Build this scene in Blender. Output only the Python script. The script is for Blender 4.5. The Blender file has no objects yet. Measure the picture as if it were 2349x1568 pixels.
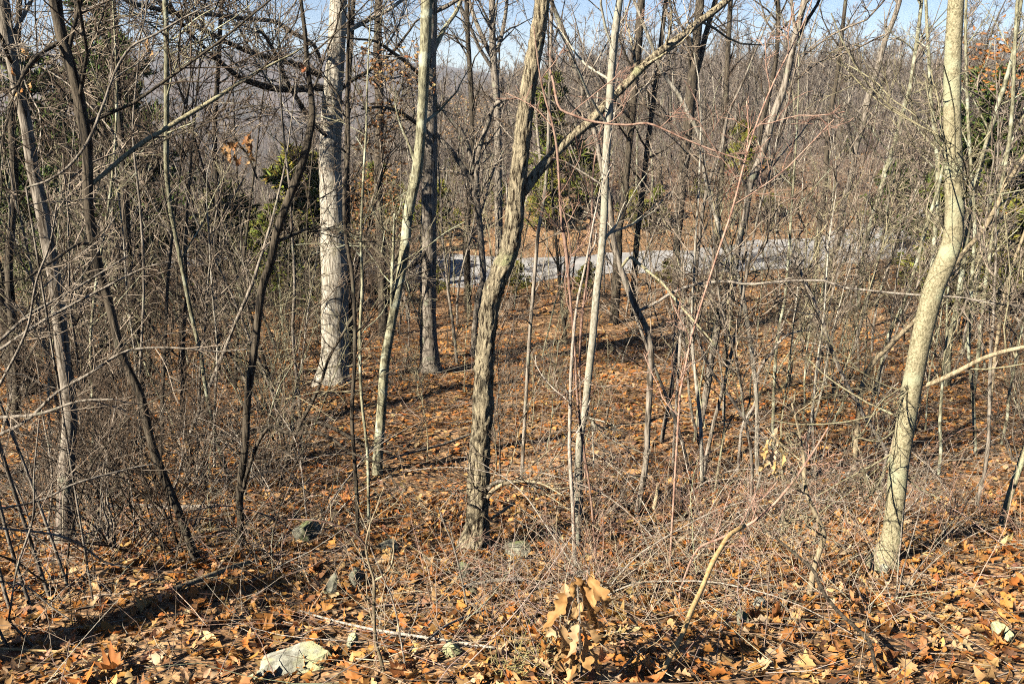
import bpy, math
import numpy as np
from mathutils import Vector, noise as mnoise

rng = np.random.default_rng(11)
scn = bpy.context.scene
COL = scn.collection

# ------------------------------------------------------------------ camera, sky, sun, exposure
PITCH = math.radians(17.3)
FPX, UC, VC = 2034.0, 1174.5, 784.0          # focal length and centre in traced-photo pixels (2349 wide)
CAM = np.array([0.0, 0.0, 1.6])
cam_d = bpy.data.cameras.new('camera')
cam_d.sensor_width = 36.0
cam_d.lens = 36.0 * FPX / 2349.0
cam_d.clip_start, cam_d.clip_end = 0.05, 9000.0
cam = bpy.data.objects.new('camera', cam_d)
cam.location = CAM
cam.rotation_euler = (math.pi / 2 - PITCH, 0, 0)
COL.objects.link(cam)
scn.camera = cam

SUN_AZ, SUN_EL = math.radians(231), math.radians(36)      # sun behind and left of the camera
world = bpy.data.worlds.new('World')
scn.world = world
world.use_nodes = True
nt = world.node_tree
bg = nt.nodes['Background']
sky = nt.nodes.new('ShaderNodeTexSky')
sky.sky_type = 'NISHITA'
sky.sun_disc = False
sky.sun_elevation = SUN_EL
sky.sun_rotation = SUN_AZ
sky.air_density = 0.45
sky.dust_density = 0.0
sky.ozone_density = 0.9
nt.links.new(sky.outputs[0], bg.inputs[0])
bg.inputs[1].default_value = 0.05
sun_d = bpy.data.lights.new('sun', 'SUN')
sun_d.energy = 5.0
sun_d.angle = math.radians(0.53)
sun_d.color = (1.0, 0.915, 0.77)
sun = bpy.data.objects.new('sun', sun_d)
S = Vector((math.sin(SUN_AZ) * math.cos(SUN_EL), math.cos(SUN_AZ) * math.cos(SUN_EL), math.sin(SUN_EL)))
sun.rotation_euler = (-S).to_track_quat('-Z', 'Y').to_euler()
sun.location = (-20, -20, 30)
COL.objects.link(sun)
scn.view_settings.view_transform = 'Standard'
scn.view_settings.look = 'None'
scn.view_settings.gamma = 1.0
scn.view_settings.exposure = 1.3
scn.view_settings.use_curve_mapping = False
cy = scn.cycles
cy.use_denoising = False
cy.max_bounces = 5
cy.diffuse_bounces = 0
cy.glossy_bounces = 2
cy.transmission_bounces = 2
cy.transparent_max_bounces = 4
cy.volume_bounces = 0
cy.use_light_tree = False
cy.filter_width = 1.1

# ------------------------------------------------------------------ projection helpers
FWD = np.array([0, math.cos(PITCH), -math.sin(PITCH)])
UPV = np.array([0, math.sin(PITCH), math.cos(PITCH)])
RGT = np.array([1.0, 0, 0])


def rays(u, v):
    u = np.asarray(u, float); v = np.asarray(v, float)
    return FWD + RGT * ((u - UC) / FPX)[..., None] + UPV * ((VC - v) / FPX)[..., None]


def at(u, v, d):
    r = rays(u, v)
    return CAM + r * (np.asarray(d, float) / r[..., 1])[..., None]


# ------------------------------------------------------------------ terrain
PY = np.array([-60, -12, 0, 3.4, 6.3, 9, 12, 15, 19, 26, 32, 37, 44])
PZ = np.array([9, 1.2, -1.6, -2.7, -3.65, -4.4, -4.87, -5.37, -6.08, -6.92, -7.53, -7.9, -8.3])
RY = np.array([44, 52, 60, 100, 160, 300, 400, 600, 1000, 2000, 4500.])
RZ = np.array([-8.1, -6.9, -6.3, -5.4, -5.6, -5.0, -5.0, -9, -20, -40, -60.])
LY = np.array([28, 36, 45, 60, 100, 200, 400, 700, 1000, 1400, 1900, 3000, 4500.])
LZ = np.array([-7.15, -7.9, -8.6, -11.5, -19, -33, -45, -42, -18, 9, 27, 24, -40.])
ROAD = np.array([(-60, 74), (-40, 56), (-24, 44.5), (-11, 37.0), (-2, 34.8), (6, 36.2), (12, 38.6), (19, 43), (28, 50.5), (42, 64), (70, 95.)])


def sstep(a, b, x):
    t = np.clip((x - a) / (b - a), 0, 1)
    return t * t * (3 - 2 * t)


def smooth_interp(y, xs, zs):
    w = np.maximum(0.06 * np.abs(y), 0.6)
    return (np.interp(y - w, xs, zs) + np.interp(y, xs, zs) * 2 + np.interp(y + w, xs, zs)) / 4


def vnoise(x, y, s, seed=0.0):
    x = x * s + seed; y = y * s - seed * 1.7
    return (np.sin(x * 1.3 + 2.1 * np.sin(y * 0.7 + 0.3)) + np.sin(y * 1.7 + 1.8 * np.sin(x * 0.9 + 1.1)) +
            np.sin((x + y) * 1.1 + 1.3 * np.sin((x - y) * 1.3))) / 3


def road_dist(x, y):
    x = np.asarray(x, float); y = np.asarray(y, float)
    best = np.full(np.broadcast(x, y).shape, 1e9); by = np.zeros_like(best); bx = np.zeros_like(best)
    for (ax, ay), (cx, cyy) in zip(ROAD[:-1], ROAD[1:]):
        vx, vy = cx - ax, cyy - ay
        t = np.clip(((x - ax) * vx + (y - ay) * vy) / (vx * vx + vy * vy), 0, 1)
        qx, qy = ax + t * vx, ay + t * vy
        dd = np.hypot(x - qx, y - qy)
        m = dd < best
        best = np.where(m, dd, best); bx = np.where(m, qx, bx); by = np.where(m, qy, by)
    return best, bx, by


def base_h(x, y):
    p = smooth_interp(y, PY, PZ)
    r = smooth_interp(y, RY, RZ)
    l = smooth_interp(y, LY, LZ)
    a = x / np.maximum(np.abs(y), 8.0)
    k = sstep(-0.28, 0.12, a)
    far = l * (1 - k) + r * k
    w = sstep(33, 46, y)
    z = p * (1 - w) + far * w
    z = z + 0.012 * np.clip(x, -40, 40) * (1 - w)
    return z + 1.6


def height(x, y):
    x = np.asarray(x, float); y = np.asarray(y, float)
    z = base_h(x, y)
    nz = 0.10 * vnoise(x, y, 0.9, 3.0) + 0.05 * vnoise(x, y, 2.3, 7.0)
    farn = sstep(60, 500, y)
    nz = nz * (1 - farn) + farn * (3.0 * vnoise(x, y, 0.02, 1.0) + 6 * vnoise(x, y, 0.006, 5.0) * sstep(300, 900, y))
    m = (y > 20) & (y < 110)
    if np.any(m):
        rd, qx, qy = road_dist(x, y)
        rz = base_h(qx, qy)
        k = (1 - sstep(3.4, 7.5, rd)) * m
        z = z * (1 - k) + rz * k
        nz = nz * (1 - k)
        # leaf covered bank above the far side of the road, small drop on the near side
        side = (y - qy)
        z = z + m * 1.3 * sstep(3.5, 8.0, rd) * (side > 0) * sstep(-8, 4, x) * (1 - sstep(12, 40, rd))
    return z + nz


def ground_hit(u, v):
    r = rays(u, v)
    ys = np.geomspace(2.0, 800, 3000)
    P = CAM[None] + r[None] * (ys / r[1])[:, None]
    g = P[:, 2] - height(P[:, 0], P[:, 1])
    i = np.where(g < 0)[0]
    if len(i) == 0:
        return P[-1]
    i = i[0]
    if i == 0:
        return P[0]
    t = g[i - 1] / (g[i - 1] - g[i])
    return P[i - 1] * (1 - t) + P[i] * t


# ------------------------------------------------------------------ materials
def new_mat(name):
    m = bpy.data.materials.new(name)
    m.use_nodes = True
    n = m.node_tree.nodes
    return m, n, m.node_tree.links, n['Principled BSDF']


def ramp(n, stops):
    r = n.new('ShaderNodeValToRGB')
    e = r.color_ramp.elements
    while len(e) < len(stops):
        e.new(0.5)
    for k, (p, c) in enumerate(stops):
        e[k].position = p
        e[k].color = (*c, 1)
    return r


def bark_mat(name, dark, light, patch=None, scale=30, stretch=0.12, bump=0.6, patch_amt=0.55, dist=0.02):
    m, n, L, b = new_mat(name)
    tc = n.new('ShaderNodeNewGeometry')
    mp = n.new('ShaderNodeMapping')
    mp.inputs['Scale'].default_value = (1, 1, stretch)
    L.new(tc.outputs['Position'], mp.inputs['Vector'])
    ns = n.new('ShaderNodeTexNoise')
    ns.inputs['Scale'].default_value = scale
    ns.inputs['Detail'].default_value = 6
    ns.inputs['Roughness'].default_value = 0.65
    ns.inputs['Distortion'].default_value = 0.6
    L.new(mp.outputs[0], ns.inputs['Vector'])
    rp = ramp(n, [(0.40, dark), (0.50, tuple(0.6 * a + 0.4 * c for a, c in zip(light, dark))), (0.60, light)])
    L.new(ns.outputs['Fac'], rp.inputs[0])
    col = rp.outputs[0]
    if patch:
        n2 = n.new('ShaderNodeTexNoise')
        n2.inputs['Scale'].default_value = 5.5
        n2.inputs['Detail'].default_value = 7
        L.new(tc.outputs['Position'], n2.inputs['Vector'])
        r2 = ramp(n, [(patch_amt, (0, 0, 0)), (patch_amt + 0.1, (1, 1, 1))])
        L.new(n2.outputs['Fac'], r2.inputs[0])
        mx = n.new('ShaderNodeMix'); mx.data_type = 'RGBA'
        L.new(r2.outputs[0], mx.inputs[0])
        L.new(col, mx.inputs[6])
        mx.inputs[7].default_value = (*patch, 1)
        col = mx.outputs[2]
    oi = n.new('ShaderNodeObjectInfo')
    mr = n.new('ShaderNodeMapRange')
    mr.inputs[3].default_value = 0.78; mr.inputs[4].default_value = 1.18
    L.new(oi.outputs['Random'], mr.inputs[0])
    hs = n.new('ShaderNodeHueSaturation')
    L.new(mr.outputs[0], hs.inputs['Value'])
    L.new(col, hs.inputs['Color'])
    L.new(hs.outputs[0], b.inputs['Base Color'])
    b.inputs['Roughness'].default_value = 0.85
    b.inputs['Specular IOR Level'].default_value = 0.2
    if bump:
        bp = n.new('ShaderNodeBump')
        bp.inputs['Strength'].default_value = bump
        bp.inputs['Distance'].default_value = dist
        L.new(ns.outputs['Fac'], bp.inputs['Height'])
        L.new(bp.outputs[0], b.inputs['Normal'])
    return m


M = {}
M['furrow'] = bark_mat('furrowed_bark', (0.03, 0.02, 0.012), (0.56, 0.47, 0.31), (0.40, 0.39, 0.21), 52, 0.2, 1.0, 0.62, 0.04)
M['white'] = bark_mat('pale_bark', (0.17, 0.145, 0.11), (0.56, 0.51, 0.42), (0.30, 0.27, 0.20), 48, 0.10, 0.9, 0.56)
M['olive'] = bark_mat('smooth_olive_bark', (0.20, 0.175, 0.10), (0.50, 0.44, 0.28), (0.45, 0.45, 0.29), 85, 0.7, 0.8, 0.55, 0.010)
M['pale'] = bark_mat('pale_smooth_bark', (0.30, 0.27, 0.20), (0.56, 0.52, 0.42), (0.46, 0.45, 0.34), 70, 0.4, 0.6, 0.52, 0.008)
M['lichen'] = bark_mat('lichen_bark', (0.09, 0.08, 0.05), (0.36, 0.34, 0.22), (0.44, 0.45, 0.33), 40, 0.25, 0.6, 0.53)
M['dark'] = bark_mat('dark_bark', (0.015, 0.012, 0.009), (0.13, 0.105, 0.075), (0.15, 0.14, 0.095), 40, 0.12, 0.9, 0.63)
M['grey'] = bark_mat('grey_bark', (0.07, 0.055, 0.04), (0.36, 0.31, 0.25), (0.28, 0.28, 0.20), 40, 0.15, 0.7, 0.6)
M['tan'] = bark_mat('tan_bark', (0.18, 0.14, 0.085), (0.46, 0.37, 0.24), None, 60, 0.3, 0.3)
M['stick'] = bark_mat('peeled_stick', (0.48, 0.30, 0.12), (0.70, 0.50, 0.25), None, 50, 0.4, 0.3)
M['dead'] = bark_mat('weathered_wood', (0.18, 0.145, 0.11), (0.48, 0.42, 0.35), None, 50, 0.3, 0.5)
M['red'] = bark_mat('red_cane_bark', (0.20, 0.11, 0.08), (0.42, 0.28, 0.21), None, 30, 0.5, 0.0)
M['twig'] = bark_mat('twig_bark', (0.07, 0.05, 0.035), (0.36, 0.29, 0.22), None, 7, 1, 0.0)
M['twigd'] = bark_mat('dark_twig_bark', (0.03, 0.022, 0.015), (0.16, 0.115, 0.08), None, 7, 1, 0.0)
M['twigo'] = bark_mat('olive_twig_bark', (0.09, 0.075, 0.045), (0.38, 0.33, 0.21), None, 7, 1, 0.0)
M['twigr'] = bark_mat('reddish_twig_bark', (0.16, 0.08, 0.06), (0.42, 0.27, 0.20), None, 7, 1, 0.0)
M['twigf'] = bark_mat('far_twig_bark', (0.10, 0.08, 0.065), (0.32, 0.265, 0.22), None, 2, 1, 0.0)
TWIG = dict(furrow='twig', white='twig', olive='twigo', pale='twig', lichen='twigo', dark='twigd', grey='twig', tan='twigo', red='twigr', dead='twig', stick='twig')


def leaf_mat(name, tr=0.25):
    m, n, L, b = new_mat(name)
    at_ = n.new('ShaderNodeAttribute'); at_.attribute_name = 'col'
    g = n.new('ShaderNodeNewGeometry')
    ns = n.new('ShaderNodeTexNoise'); ns.inputs['Scale'].default_value = 35; ns.inputs['Detail'].default_value = 4
    L.new(g.outputs['Position'], ns.inputs['Vector'])
    mr = n.new('ShaderNodeMapRange'); mr.inputs[3].default_value = 0.45; mr.inputs[4].default_value = 1.45
    L.new(ns.outputs['Fac'], mr.inputs[0])
    oi = n.new('ShaderNodeObjectInfo')
    mo = n.new('ShaderNodeMapRange'); mo.inputs[3].default_value = 0.9; mo.inputs[4].default_value = 1.1
    L.new(oi.outputs['Random'], mo.inputs[0])
    mm = n.new('ShaderNodeMath'); mm.operation = 'MULTIPLY'
    L.new(mr.outputs[0], mm.inputs[0]); L.new(mo.outputs[0], mm.inputs[1])
    hs = n.new('ShaderNodeHueSaturation')
    L.new(at_.outputs['Color'], hs.inputs['Color']); L.new(mm.outputs[0], hs.inputs['Value'])
    L.new(hs.outputs[0], b.inputs['Base Color'])
    b.inputs['Roughness'].default_value = 0.62
    b.inputs['Specular IOR Level'].default_value = 0.3
    if tr:
        t = n.new('ShaderNodeBsdfTranslucent'); L.new(hs.outputs[0], t.inputs[0])
        mx = n.new('ShaderNodeMixShader'); mx.inputs[0].default_value = tr
        L.new(b.outputs[0], mx.inputs[1]); L.new(t.outputs[0], mx.inputs[2])
        L.new(mx.outputs[0], n['Material Output'].inputs[0])
    return m


M['leaf'] = leaf_mat('dry_leaf')
M['needle'] = leaf_mat('cedar_needle', 0.2)
M['straw'] = leaf_mat('dry_straw', 0.2)


def ground_mat():
    m, n, L, b = new_mat('leafy_soil')
    g = n.new('ShaderNodeNewGeometry')
    cols = []
    hts = []
    for sc_, seed in ((11.0, 0.0), (17.0, 3.3)):
        mp = n.new('ShaderNodeMapping'); mp.inputs['Location'].default_value = (seed, seed * 2, 0)
        mp.inputs['Scale'].default_value = (1, 1.35, 1)
        L.new(g.outputs['Position'], mp.inputs[0])
        nz = n.new('ShaderNodeTexNoise'); nz.inputs['Scale'].default_value = sc_; nz.inputs['Detail'].default_value = 2
        L.new(mp.outputs[0], nz.inputs['Vector'])
        ad = n.new('ShaderNodeMix'); ad.data_type = 'RGBA'; ad.blend_type = 'LINEAR_LIGHT'; ad.inputs[0].default_value = 0.08
        L.new(mp.outputs[0], ad.inputs[6]); L.new(nz.outputs['Color'], ad.inputs[7])
        v = n.new('ShaderNodeTexVoronoi'); v.inputs['Scale'].default_value = sc_
        L.new(ad.outputs[2], v.inputs['Vector'])
        sp = n.new('ShaderNodeSeparateColor'); L.new(v.outputs['Color'], sp.inputs[0])
        r = ramp(n, [(0.0, (0.06, 0.035, 0.02)), (0.3, (0.20, 0.105, 0.045)), (0.55, (0.38, 0.21, 0.09)), (0.8, (0.48, 0.31, 0.17)), (1.0, (0.30, 0.15, 0.065))])
        L.new(sp.outputs[0], r.inputs[0])
        cols.append(r.outputs[0]); hts.append(v.outputs['Distance'])
    big = n.new('ShaderNodeTexNoise'); big.inputs['Scale'].default_value = 0.55; big.inputs['Detail'].default_value = 5
    L.new(g.outputs['Position'], big.inputs['Vector'])
    r2 = ramp(n, [(0.42, (0, 0, 0)), (0.58, (1, 1, 1))]); L.new(big.outputs['Fac'], r2.inputs[0])
    mx = n.new('ShaderNodeMix'); mx.data_type = 'RGBA'; mx.inputs[0].default_value = 0.5
    L.new(cols[0], mx.inputs[6]); L.new(cols[1], mx.inputs[7]); L.new(r2.outputs[0], mx.inputs[0])
    # far away the ground is bare woodland: grey brown with grass patches
    sx = n.new('ShaderNodeSeparateXYZ'); L.new(g.outputs['Position'], sx.inputs[0])
    md = n.new('ShaderNodeMapRange'); md.inputs[1].default_value = 41; md.inputs[2].default_value = 60
    L.new(sx.outputs['Y'], md.inputs[0])
    fn = n.new('ShaderNodeTexNoise'); fn.inputs['Scale'].default_value = 0.02; fn.inputs['Detail'].default_value = 8
    L.new(g.outputs['Position'], fn.inputs['Vector'])
    fr = ramp(n, [(0.35, (0.05, 0.045, 0.035)), (0.5, (0.13, 0.10, 0.085)), (0.62, (0.16, 0.12, 0.10)), (0.75, (0.20, 0.17, 0.10))])
    L.new(fn.outputs['Fac'], fr.inputs[0])
    mf = n.new('ShaderNodeMix'); mf.data_type = 'RGBA'
    L.new(md.outputs[0], mf.inputs[0]); L.new(mx.outputs[2], mf.inputs[6]); L.new(fr.outputs[0], mf.inputs[7])
    L.new(mf.outputs[2], b.inputs['Base Color'])
    b.inputs['Roughness'].default_value = 0.9
    bp = n.new('ShaderNodeBump'); bp.inputs['Strength'].default_value = 0.8; bp.inputs['Distance'].default_value = 0.05
    L.new(hts[0], bp.inputs['Height']); L.new(bp.outputs[0], b.inputs['Normal'])
    return m


M['ground'] = ground_mat()


def road_mat():
    m, n, L, b = new_mat('worn_asphalt')
    g = n.new('ShaderNodeNewGeometry')
    a = n.new('ShaderNodeTexNoise'); a.inputs['Scale'].default_value = 14; a.inputs['Detail'].default_value = 8; a.inputs['Roughness'].default_value = 0.75
    c = n.new('ShaderNodeTexNoise'); c.inputs['Scale'].default_value = 0.6; c.inputs['Detail'].default_value = 5
    for q in (a, c):
        L.new(g.outputs['Position'], q.inputs['Vector'])
    r = ramp(n, [(0.3, (0.30, 0.29, 0.28)), (0.7, (0.52, 0.505, 0.49))]); L.new(a.outputs['Fac'], r.inputs[0])
    r2 = ramp(n, [(0.4, (0.75, 0.75, 0.75)), (0.6, (1, 1, 1))]); L.new(c.outputs['Fac'], r2.inputs[0])
    mx = n.new('ShaderNodeMix'); mx.data_type = 'RGBA'; mx.blend_type = 'MULTIPLY'; mx.inputs[0].default_value = 1
    L.new(r.outputs[0], mx.inputs[6]); L.new(r2.outputs[0], mx.inputs[7])
    L.new(mx.outputs[2], b.inputs['Base Color'])
    b.inputs['Roughness'].default_value = 0.85
    return m


M['road'] = road_mat()


def rock_mat(name, dark, light, moss, moss_amt):
    m, n, L, b = new_mat(name)
    g = n.new('ShaderNodeNewGeometry')
    a = n.new('ShaderNodeTexNoise'); a.inputs['Scale'].default_value = 16; a.inputs['Detail'].default_value = 9; a.inputs['Roughness'].default_value = 0.7
    c = n.new('ShaderNodeTexNoise'); c.inputs['Scale'].default_value = 6; c.inputs['Detail'].default_value = 6
    for q in (a, c):
        L.new(g.outputs['Position'], q.inputs['Vector'])
    r = ramp(n, [(0.34, dark), (0.5, tuple((x + y) / 2 for x, y in zip(dark, light))), (0.62, light)]); L.new(a.outputs['Fac'], r.inputs[0])
    r2 = ramp(n, [(moss_amt, (0, 0, 0)), (moss_amt + 0.12, (1, 1, 1))]); L.new(c.outputs['Fac'], r2.inputs[0])
    mx = n.new('ShaderNodeMix'); mx.data_type = 'RGBA'
    L.new(r2.outputs[0], mx.inputs[0]); L.new(r.outputs[0], mx.inputs[6]); mx.inputs[7].default_value = (*moss, 1)
    L.new(mx.outputs[2], b.inputs['Base Color'])
    b.inputs['Roughness'].default_value = 0.9
    bp = n.new('ShaderNodeBump'); bp.inputs['Strength'].default_value = 0.7; bp.inputs['Distance'].default_value = 0.02
    L.new(a.outputs['Fac'], bp.inputs['Height']); L.new(bp.outputs[0], b.inputs['Normal'])
    return m


M['rock'] = rock_mat('lichen_rock', (0.14, 0.135, 0.10), (0.52, 0.51, 0.42), (0.50, 0.50, 0.27), 0.47)
M['moss'] = rock_mat('mossy_rock', (0.06, 0.06, 0.045), (0.32, 0.31, 0.23), (0.14, 0.16, 0.06), 0.50)


# ------------------------------------------------------------------ mesh helpers
def make_mesh(name, V, loops, starts, mat, smooth=True, vcol=None):
    me = bpy.data.meshes.new(name)
    V = np.ascontiguousarray(V, np.float32)
    me.vertices.add(len(V)); me.vertices.foreach_set('co', V.ravel())
    loops = np.ascontiguousarray(loops, np.int32)
    me.loops.add(len(loops)); me.loops.foreach_set('vertex_index', loops)
    starts = np.ascontiguousarray(starts, np.int32)
    me.polygons.add(len(starts)); me.polygons.foreach_set('loop_start', starts)
    if smooth:
        me.polygons.foreach_set('use_smooth', np.ones(len(starts), bool))
    if vcol is not None:
        a = me.color_attributes.new('col', 'FLOAT_COLOR', 'POINT')
        c = np.ones((len(V), 4), np.float32); c[:, :3] = vcol
        a.data.foreach_set('color', c.ravel())
    me.materials.append(mat)
    me.update(calc_edges=True)
    return me


class Tubes:
    def __init__(s):
        s.V = []; s.Q = []; s.T = []; s.C = []; s.MI = []; s.n = 0

    def add(s, P, R, sides=3, cap=False, relief=None, col=None, mi=0):
        P = np.asarray(P, float); R = np.asarray(R, float)
        if P.ndim == 2:
            P = P[None]; R = R[None]
        Mn, N, _ = P.shape
        if Mn == 0:
            return
        T = np.gradient(P, axis=1)
        T /= np.linalg.norm(T, axis=2, keepdims=True) + 1e-9
        mean = np.abs(T.mean(1))
        ref = np.eye(3)[np.argmin(mean, axis=1)][:, None, :]
        U = np.cross(T, ref); U /= np.linalg.norm(U, axis=2, keepdims=True) + 1e-9
        W = np.cross(T, U)
        a = np.arange(sides) / sides * 2 * np.pi
        rad = R[:, :, None] * np.ones(sides)
        if relief is not None:
            rad = rad * relief
        ring = P[:, :, None, :] + rad[..., None] * (np.cos(a)[None, None, :, None] * U[:, :, None, :] + np.sin(a)[None, None, :, None] * W[:, :, None, :])
        V = ring.reshape(-1, 3)
        idx = np.arange(Mn * N * sides).reshape(Mn, N, sides) + s.n
        nx = np.roll(idx, -1, axis=2)
        Q = np.stack([idx[:, :-1], nx[:, :-1], nx[:, 1:], idx[:, 1:]], -1).reshape(-1, 4)
        s.V.append(V); s.Q.append(Q); s.MI.append(np.full(len(Q), mi))
        if col is not None:
            s.C.append(np.repeat(np.asarray(col, float).reshape(Mn, 3), N * sides, axis=0))
        s.n += len(V)
        if cap:
            tips = P[:, -1]
            ti = np.arange(Mn) + s.n
            s.V.append(tips); s.n += Mn
            if col is not None:
                s.C.append(np.asarray(col, float).reshape(Mn, 3))
            last = idx[:, -1]; ln = np.roll(last, -1, axis=1)
            s.T.append(np.stack([last, ln, np.repeat(ti[:, None], sides, 1)], -1).reshape(-1, 3))

    def mesh(s, name, mat, mat2=None):
        V = np.concatenate(s.V)
        Q = np.concatenate(s.Q)
        T = np.concatenate(s.T) if s.T else np.zeros((0, 3), int)
        loops = np.concatenate([Q.ravel(), T.ravel()])
        starts = np.concatenate([np.arange(len(Q)) * 4, len(Q) * 4 + np.arange(len(T)) * 3])
        me = make_mesh(name, V, loops, starts, mat, True, np.concatenate(s.C) if s.C else None)
        if mat2:
            me.materials.append(mat2)
            mi = np.zeros(len(starts), np.int32); q = np.concatenate(s.MI); mi[:len(q)] = q
            me.polygons.foreach_set('material_index', mi)
        return me


def link(name, me, parent=None, loc=None):
    o = bpy.data.objects.new(name, me)
    COL.objects.link(o)
    if parent is not None:
        o.parent = parent
    if loc is not None:
        o.location = loc
    return o


def tag(o, label=None, cat=None, group=None, kind=None):
    if label: o['label'] = label
    if cat: o['category'] = cat
    if group: o['group'] = group
    if kind: o['kind'] = kind
    return o


def copy_tree(o, parent=None):
    c = o.copy()
    COL.objects.link(c)
    c.parent = parent
    for ch in o.children:
        copy_tree(ch, c)
    return c


def norm(a):
    return a / (np.linalg.norm(a, axis=-1, keepdims=True) + 1e-9)


def kids(P, R, k, t0, t1, L, ang, N, wig, up, rr, rtip, rmax=1.0, lt=0.6, rg=None):
    """k child stems on every parent stem of the batch P [M,n,3]."""
    rg = rg or rng
    if P.ndim == 2:
        P = P[None]; R = R[None]
    Mn, n, _ = P.shape
    t = t0 + (t1 - t0) * rg.random((Mn, k))
    f = t * (n - 1)
    i0 = np.minimum(f.astype(int), n - 2); fr = (f - i0)
    m = np.arange(Mn)[:, None]
    A, B = P[m, i0], P[m, i0 + 1]
    Sx = A + (B - A) * fr[..., None]
    r = R[m, i0] + (R[m, i0 + 1] - R[m, i0]) * fr
    T = norm(B - A)
    X = rg.normal(size=(Mn, k, 3)); X = norm(X - (X * T).sum(-1, keepdims=True) * T)
    a = rg.uniform(ang[0], ang[1], (Mn, k, 1))
    D = np.cos(a) * T + np.sin(a) * X
    Ln = np.asarray(L, float)
    if Ln.ndim == 1: Ln = Ln[:, None]
    Ln = Ln * (1 - lt * (t - t0) / max(t1 - t0, 1e-6)) * rg.uniform(0.45, 1.15, (Mn, k))
    Q = np.zeros((Mn, k, N, 3)); Q[:, :, 0] = Sx
    p = Sx.copy()
    for j in range(1, N):
        D = norm(D + wig * rg.normal(size=D.shape) + np.array([0, 0, up]))
        p = p + D * (Ln / (N - 1))[..., None]
        Q[:, :, j] = p
    r0 = np.minimum(r * rr, rmax)
    r0 = np.maximum(r0, rtip)
    RR = r0[..., None] + (rtip - r0)[..., None] * np.linspace(0, 1, N) ** 0.8
    return Q.reshape(-1, N, 3), RR.reshape(-1, N)


def lengths(P):
    return np.linalg.norm(np.diff(P, axis=1), axis=2).sum(1)


def catmull(K, n):
    K = np.asarray(K, float)
    if len(K) == 2:
        return K[0] + (K[1] - K[0]) * np.linspace(0, 1, n)[:, None]
    seg = np.linalg.norm(np.diff(K[:, :2], axis=0), axis=1)
    s = np.concatenate([[0], np.cumsum(seg)])
    # finite-difference hermite over arc length
    mt = np.zeros_like(K)
    mt[1:-1] = (K[2:] - K[:-2]) / (s[2:] - s[:-2])[:, None]
    mt[0] = (K[1] - K[0]) / (s[1] - s[0]); mt[-1] = (K[-1] - K[-2]) / (s[-1] - s[-2])
    x = np.linspace(0, s[-1], n)
    i = np.clip(np.searchsorted(s, x, side='right') - 1, 0, len(K) - 2)
    h = (s[i + 1] - s[i]); t = ((x - s[i]) / h)[:, None]; h = h[:, None]
    return ((2 * t ** 3 - 3 * t ** 2 + 1) * K[i] + (t ** 3 - 2 * t ** 2 + t) * h * mt[i] + (-2 * t ** 3 + 3 * t ** 2) * K[i + 1] + (t ** 3 - t ** 2) * h * mt[i + 1])


def trace(pts, d, n, drift=0.0, wob=0.0):
    """photo pixels (u, v, width) of a stem -> world polyline and radii at forward distance d (drifting by drift metres)."""
    K = catmull(np.array(pts, float), n)
    s = np.linspace(0, 1, n)
    dd = d + drift * s + wob * np.sin(s * 5 + d)
    P = at(K[:, 0], K[:, 1], dd)
    depth = (P - CAM) @ FWD
    R = np.maximum(K[:, 2], 0.8) / 2 * depth / FPX
    return P, R


def extend(P, R, length, step=0.4, wig=0.06, up=0.12, rend=0.25):
    k = max(2, int(length / step))
    D = norm(P[-1] - P[-3]); p = P[-1].copy(); r0 = R[-1]
    ps = []; rs = []
    for j in range(k):
        D = norm(D + rng.normal(size=3) * wig + np.array([0, 0, up]))
        p = p + D * step
        ps.append(p.copy()); rs.append(r0 * (1 - (1 - rend) * (j + 1) / k))
    return np.vstack([P, ps]), np.concatenate([R, rs])


def relief_of(P, R, sides, kind):
    """bark ridges as real relief: factor on the radius, per ring and side."""
    N = len(P)
    s = np.concatenate([[0], np.cumsum(np.linalg.norm(np.diff(P, axis=0), axis=1))])
    a = np.arange(sides) / sides * 2 * np.pi
    S_, A_ = np.meshgrid(s, a, indexing='ij')
    ph = P[0, 0] * 3.7
    if kind == 'furrow':
        ridg = np.abs(np.sin(A_ * 5 + 1.5 * np.sin(S_ * 9 + ph) + 0.8 * np.sin(S_ * 23 + A_ * 2))) * 0.6 + np.abs(np.sin(A_ * 9 + 1.2 * np.sin(S_ * 17 + ph * 2))) * 0.4
        k = 1 + 0.26 * (ridg - 0.62) + 0.05 * np.sin(S_ * 4.3 + A_ + ph) + 0.035 * np.sin(S_ * 31 + 3 * A_) + 0.03 * rng.normal(size=S_.shape)
    elif kind == 'dark' or kind == 'grey':
        k = 1 + 0.13 * (np.abs(np.sin(A_ * 7 + np.sin(S_ * 8 + ph))) - 0.6) + 0.05 * np.sin(S_ * 3.1 + A_ * 2 + ph) + 0.02 * rng.normal(size=S_.shape)
    else:
        k = 1 + 0.03 * np.sin(A_ * 3 + S_ * 2.2 + ph) + 0.03 * np.sin(S_ * 5.1 + A_ + ph) + 0.008 * rng.normal(size=S_.shape)
    return k[None]


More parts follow.
